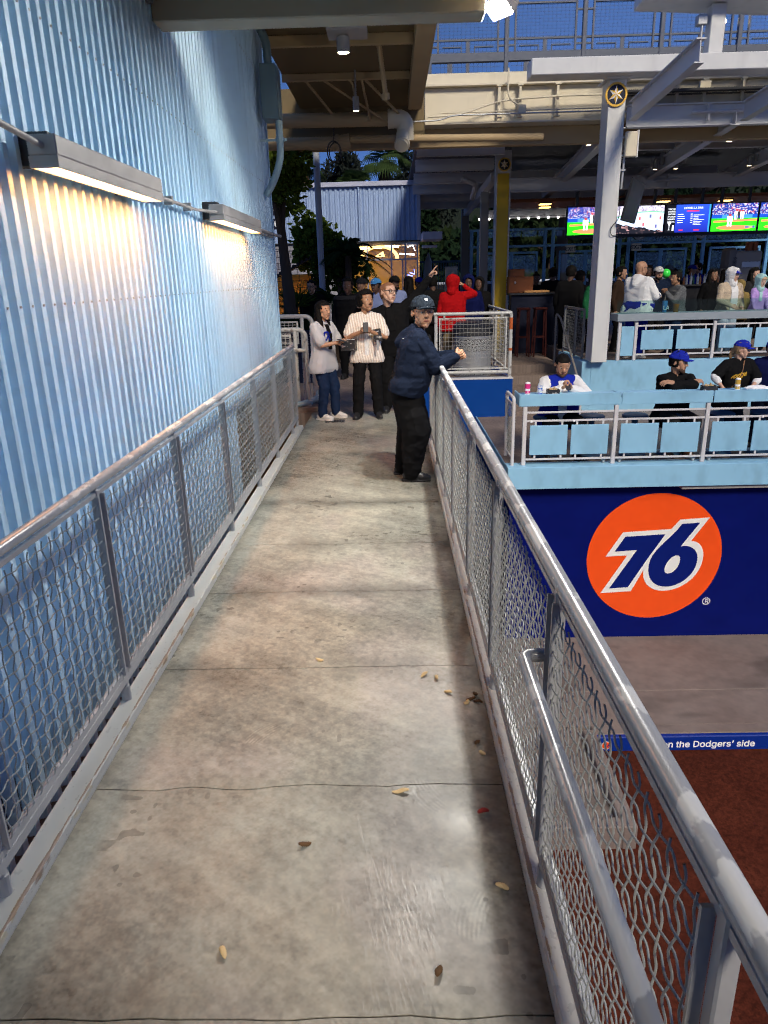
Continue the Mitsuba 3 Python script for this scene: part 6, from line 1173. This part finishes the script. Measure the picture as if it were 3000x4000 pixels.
person('person in dark blue cut off by the right edge at the counter', 5.72, 10.95, -.74, .95, 150, 'brown', ('deep_blue', 'long'), 'navy', hair=('short', 'hair_black'), hat=('cap', 'royal'), e=.03, g=1.15, R=(.2, .32, 1.08), L=(-.2, .3, 1.05))

# ------------------------------------------------------------------ small things held or standing on counters
def phone(label, c, yaw, pitch, sz=(.07, .009, .135)):
    k = thing('phone', label, 'phone'); m = rot(rot(box(-sz[0]/2, sz[0]/2, -sz[1]/2, sz[1]/2, -sz[2]/2, sz[2]/2, .003), [1, 0, 0], pitch), [0, 0, 1], yaw); put(k, 'case', mv(m, *c), 'glossy')
    m = rot(rot(box(-sz[0]*.45, sz[0]*.45, sz[1]/2+.0003, sz[1]/2+.0013, -sz[2]*.46, sz[2]*.46), [1, 0, 0], pitch), [0, 0, 1], yaw); put(k, 'screen', mv(m, *c), 'dark_metal')
hm = lambda pd, f=(0, .07, .03): (pd['R']+pd['L'])/2+np.asarray(f)@pd['RW'].T
c = hm(Mn, (0, .06, .06)); phone('dark phone in both hands of the pinstripe man', c, 180, 10)
c = Wm['R']+np.array([.05, -.07, .03]); phone('dark phone held flat by the long haired woman', c, -120, 78)
c = hm(Jk, (0, .09, .03)); phone('dark phone held by the varsity jacket man', c, 180, 60)
bx = thing('souvenir_box', 'black patterned souvenir box held by the long haired woman', 'box'); bc_ = np.array([-.60, 10.12, 1.05])
put(bx, 'carton', mv(rot(box(-.10, .10, -.075, .075, -.075, .075, .003), [0, 0, 1], -12), *bc_), 'carton'); put(bx, 'top_print', mv(rot(cat(box(-.085, -.03, -.06, .05, .076, .078), box(-.015, .03, -.06, .05, .076, .078), box(.045, .085, -.06, .05, .076, .078)), [0, 0, 1], -12), *bc_), 'pure_white')
M('carton', proc(lambda p, n, uv: mix((.02, .02, .022), (.35, .33, .32), smoothstep(.62, .68, fbm(p.x*26, p.y*26, p.z*26, 3)))), .4, .5)
mg = thing('folded_magazine', 'folded grey magazine under the arm of the pinstripe man', 'magazine'); put(mg, 'cover', mv(rot(rot(box(-.055, .055, -.006, .006, -.085, .085, .003), [0, 1, 0], -8), [0, 0, 1], 8), -.20, 10.04, 1.18), 'carton'); put(mg, 'lanyard', box(-.215, -.185, 9.985, 9.99, .98, 1.12), 'galv')
wt = thing('wrist_watch', 'gold watch on the pinstripe man wrist', 'watch'); wl__ = Mn['L']; put(wt, 'band', mv(rot(lathe([(.036, -.012), (.038, 0), (.036, .012)], 16), [1, 0, 0], 60), wl__[0]+.02, wl__[1]+.02, wl__[2]-.035), 'gold', smooth=True)
bwb = thing('wrist_band', 'blue band on the wrist of the pointing man', 'wrist band'); w_ = Pt['L']; put(bwb, 'band', mv(rot(lathe([(.037, -.02), (.039, 0), (.037, .02)], 16), [0, 1, 0], 60), w_[0]-.01, w_[1], w_[2]-.01), 'fab_royal', smooth=True)
def can(label, x, y, z, c1, c2, h=.17, r=.036):
    k = thing('drink_can', label, 'can'); put(k, 'body', lathe([(.001, z), (r*.8, z), (r, z+.012), (r, z+h-.016), (r*.8, z+h), (.001, z+h)], 20, (x, y, 0)), 'pure_white', smooth=40)
    put(k, 'label_band', lathe([(r+.001, z+h*.50), (r+.001, z+h*.88)], 20, (x, y, 0)), c1, smooth=True); put(k, 'label_spot', lathe([(r+.001, z+h*.12), (r+.001, z+h*.34)], 12, (x, y, 0)), c2, smooth=True)
M('pink', (.60, .03, .20), .4, .5); M('can_gold', (.55, .33, .06), .35, .5)
can('pink and white tall drink can at the left end of the terrace counter', 1.92, 10.20, .286, 'pink', 'pink', .18, .038); can('gold and white tall drink can before the black jersey woman', 4.90, 10.20, .286, 'can_gold', 'can_gold', .17)
k = thing('drink_cup', 'clear cup with blue splashes beside the varsity jacket man', 'cup'); put(k, 'cup', lathe([(.028, .287), (.036, .41), (.037, .41), (.029, .286)], 18, (2.10, 10.2, 0)), 'cup_print', smooth=40); M('cup_print', proc(lambda p, n, uv: mix((.62, .66, .70), (.02, .12, .55), smoothstep(.5, .55, fbm(p.x*40, p.y*40, p.z*40, 2)))), .3, .5)
def snack(label, x, y, z, mat, w=.17):
    k = thing('snack_tray', label, 'tray'); put(k, 'tray', cat(box(x-w/2, x+w/2, y-.06, y-.055, z, z+.075), box(x-w/2, x+w/2, y+.055, y+.06, z, z+.075), box(x-w/2, x-w/2+.005, y-.0545, y+.0545, z, z+.075), box(x+w/2-.005, x+w/2, y-.0545, y+.0545, z, z+.075), box(x-w/2+.006, x+w/2-.006, y-.054, y+.054, z+.0005, z+.02)), mat)
    put(k, 'food', mv(crown((0, 0, 0), (w*.42, .045, .03), 90, .03, .012, 4), x, y, z+.06), 'peanut', kind='stuff')
snack('black patterned snack tray before the varsity jacket man', 2.28, 10.18, .286, 'carton'); snack('black patterned snack tray beside the folded arms', 4.50, 10.20, .286, 'carton', .2)
k = thing('paper_wrap', 'crumpled white paper before the black jersey woman', 'paper'); m = trimesh.creation.icosphere(3, 1.0); v = np.asarray(m.vertices); v = v*(1+.5*(vfbm(v*2.3, 3)-.5)[:, None])*[.17, .09, .035]; put(k, 'sheet', TM(v+[5.18, 10.2, .315], m.faces), 'pure_white')
k = thing('drink_cup', 'tall blue cup with white lettering on the platform ledge', 'cup'); put(k, 'cup', lathe([(.001, 1.147), (.04, 1.147), (.052, 1.36), (.001, 1.36)], 18, (5.36, 14.55, 0)), 'fab_pale_blue', smooth=40); put(k, 'lettering', face_front(text_mesh('LA', .07, .003, bold=True), 5.31, 14.496, 1.2), 'pure_white')
k = thing('drink_cup', 'plastic cup of amber drink on the platform ledge', 'cup'); put(k, 'cup', lathe([(.001, 1.147), (.045, 1.147), (.06, 1.30), (.001, 1.30)], 18, (5.58, 14.55, 0)), 'liquor_amber', smooth=40)
k = thing('green_balloon', 'bright green balloon beside the bearded man', 'balloon'); put(k, 'balloon', mv(trimesh.creation.icosphere(3, .10), 6.22, 17.0, 1.86), 'balloon', smooth=True); put(k, 'knot', mv(trimesh.creation.icosphere(1, .015), 6.22, 17.0, 1.755), 'balloon'); M('balloon', (.05, .75, .08), .3, .5)
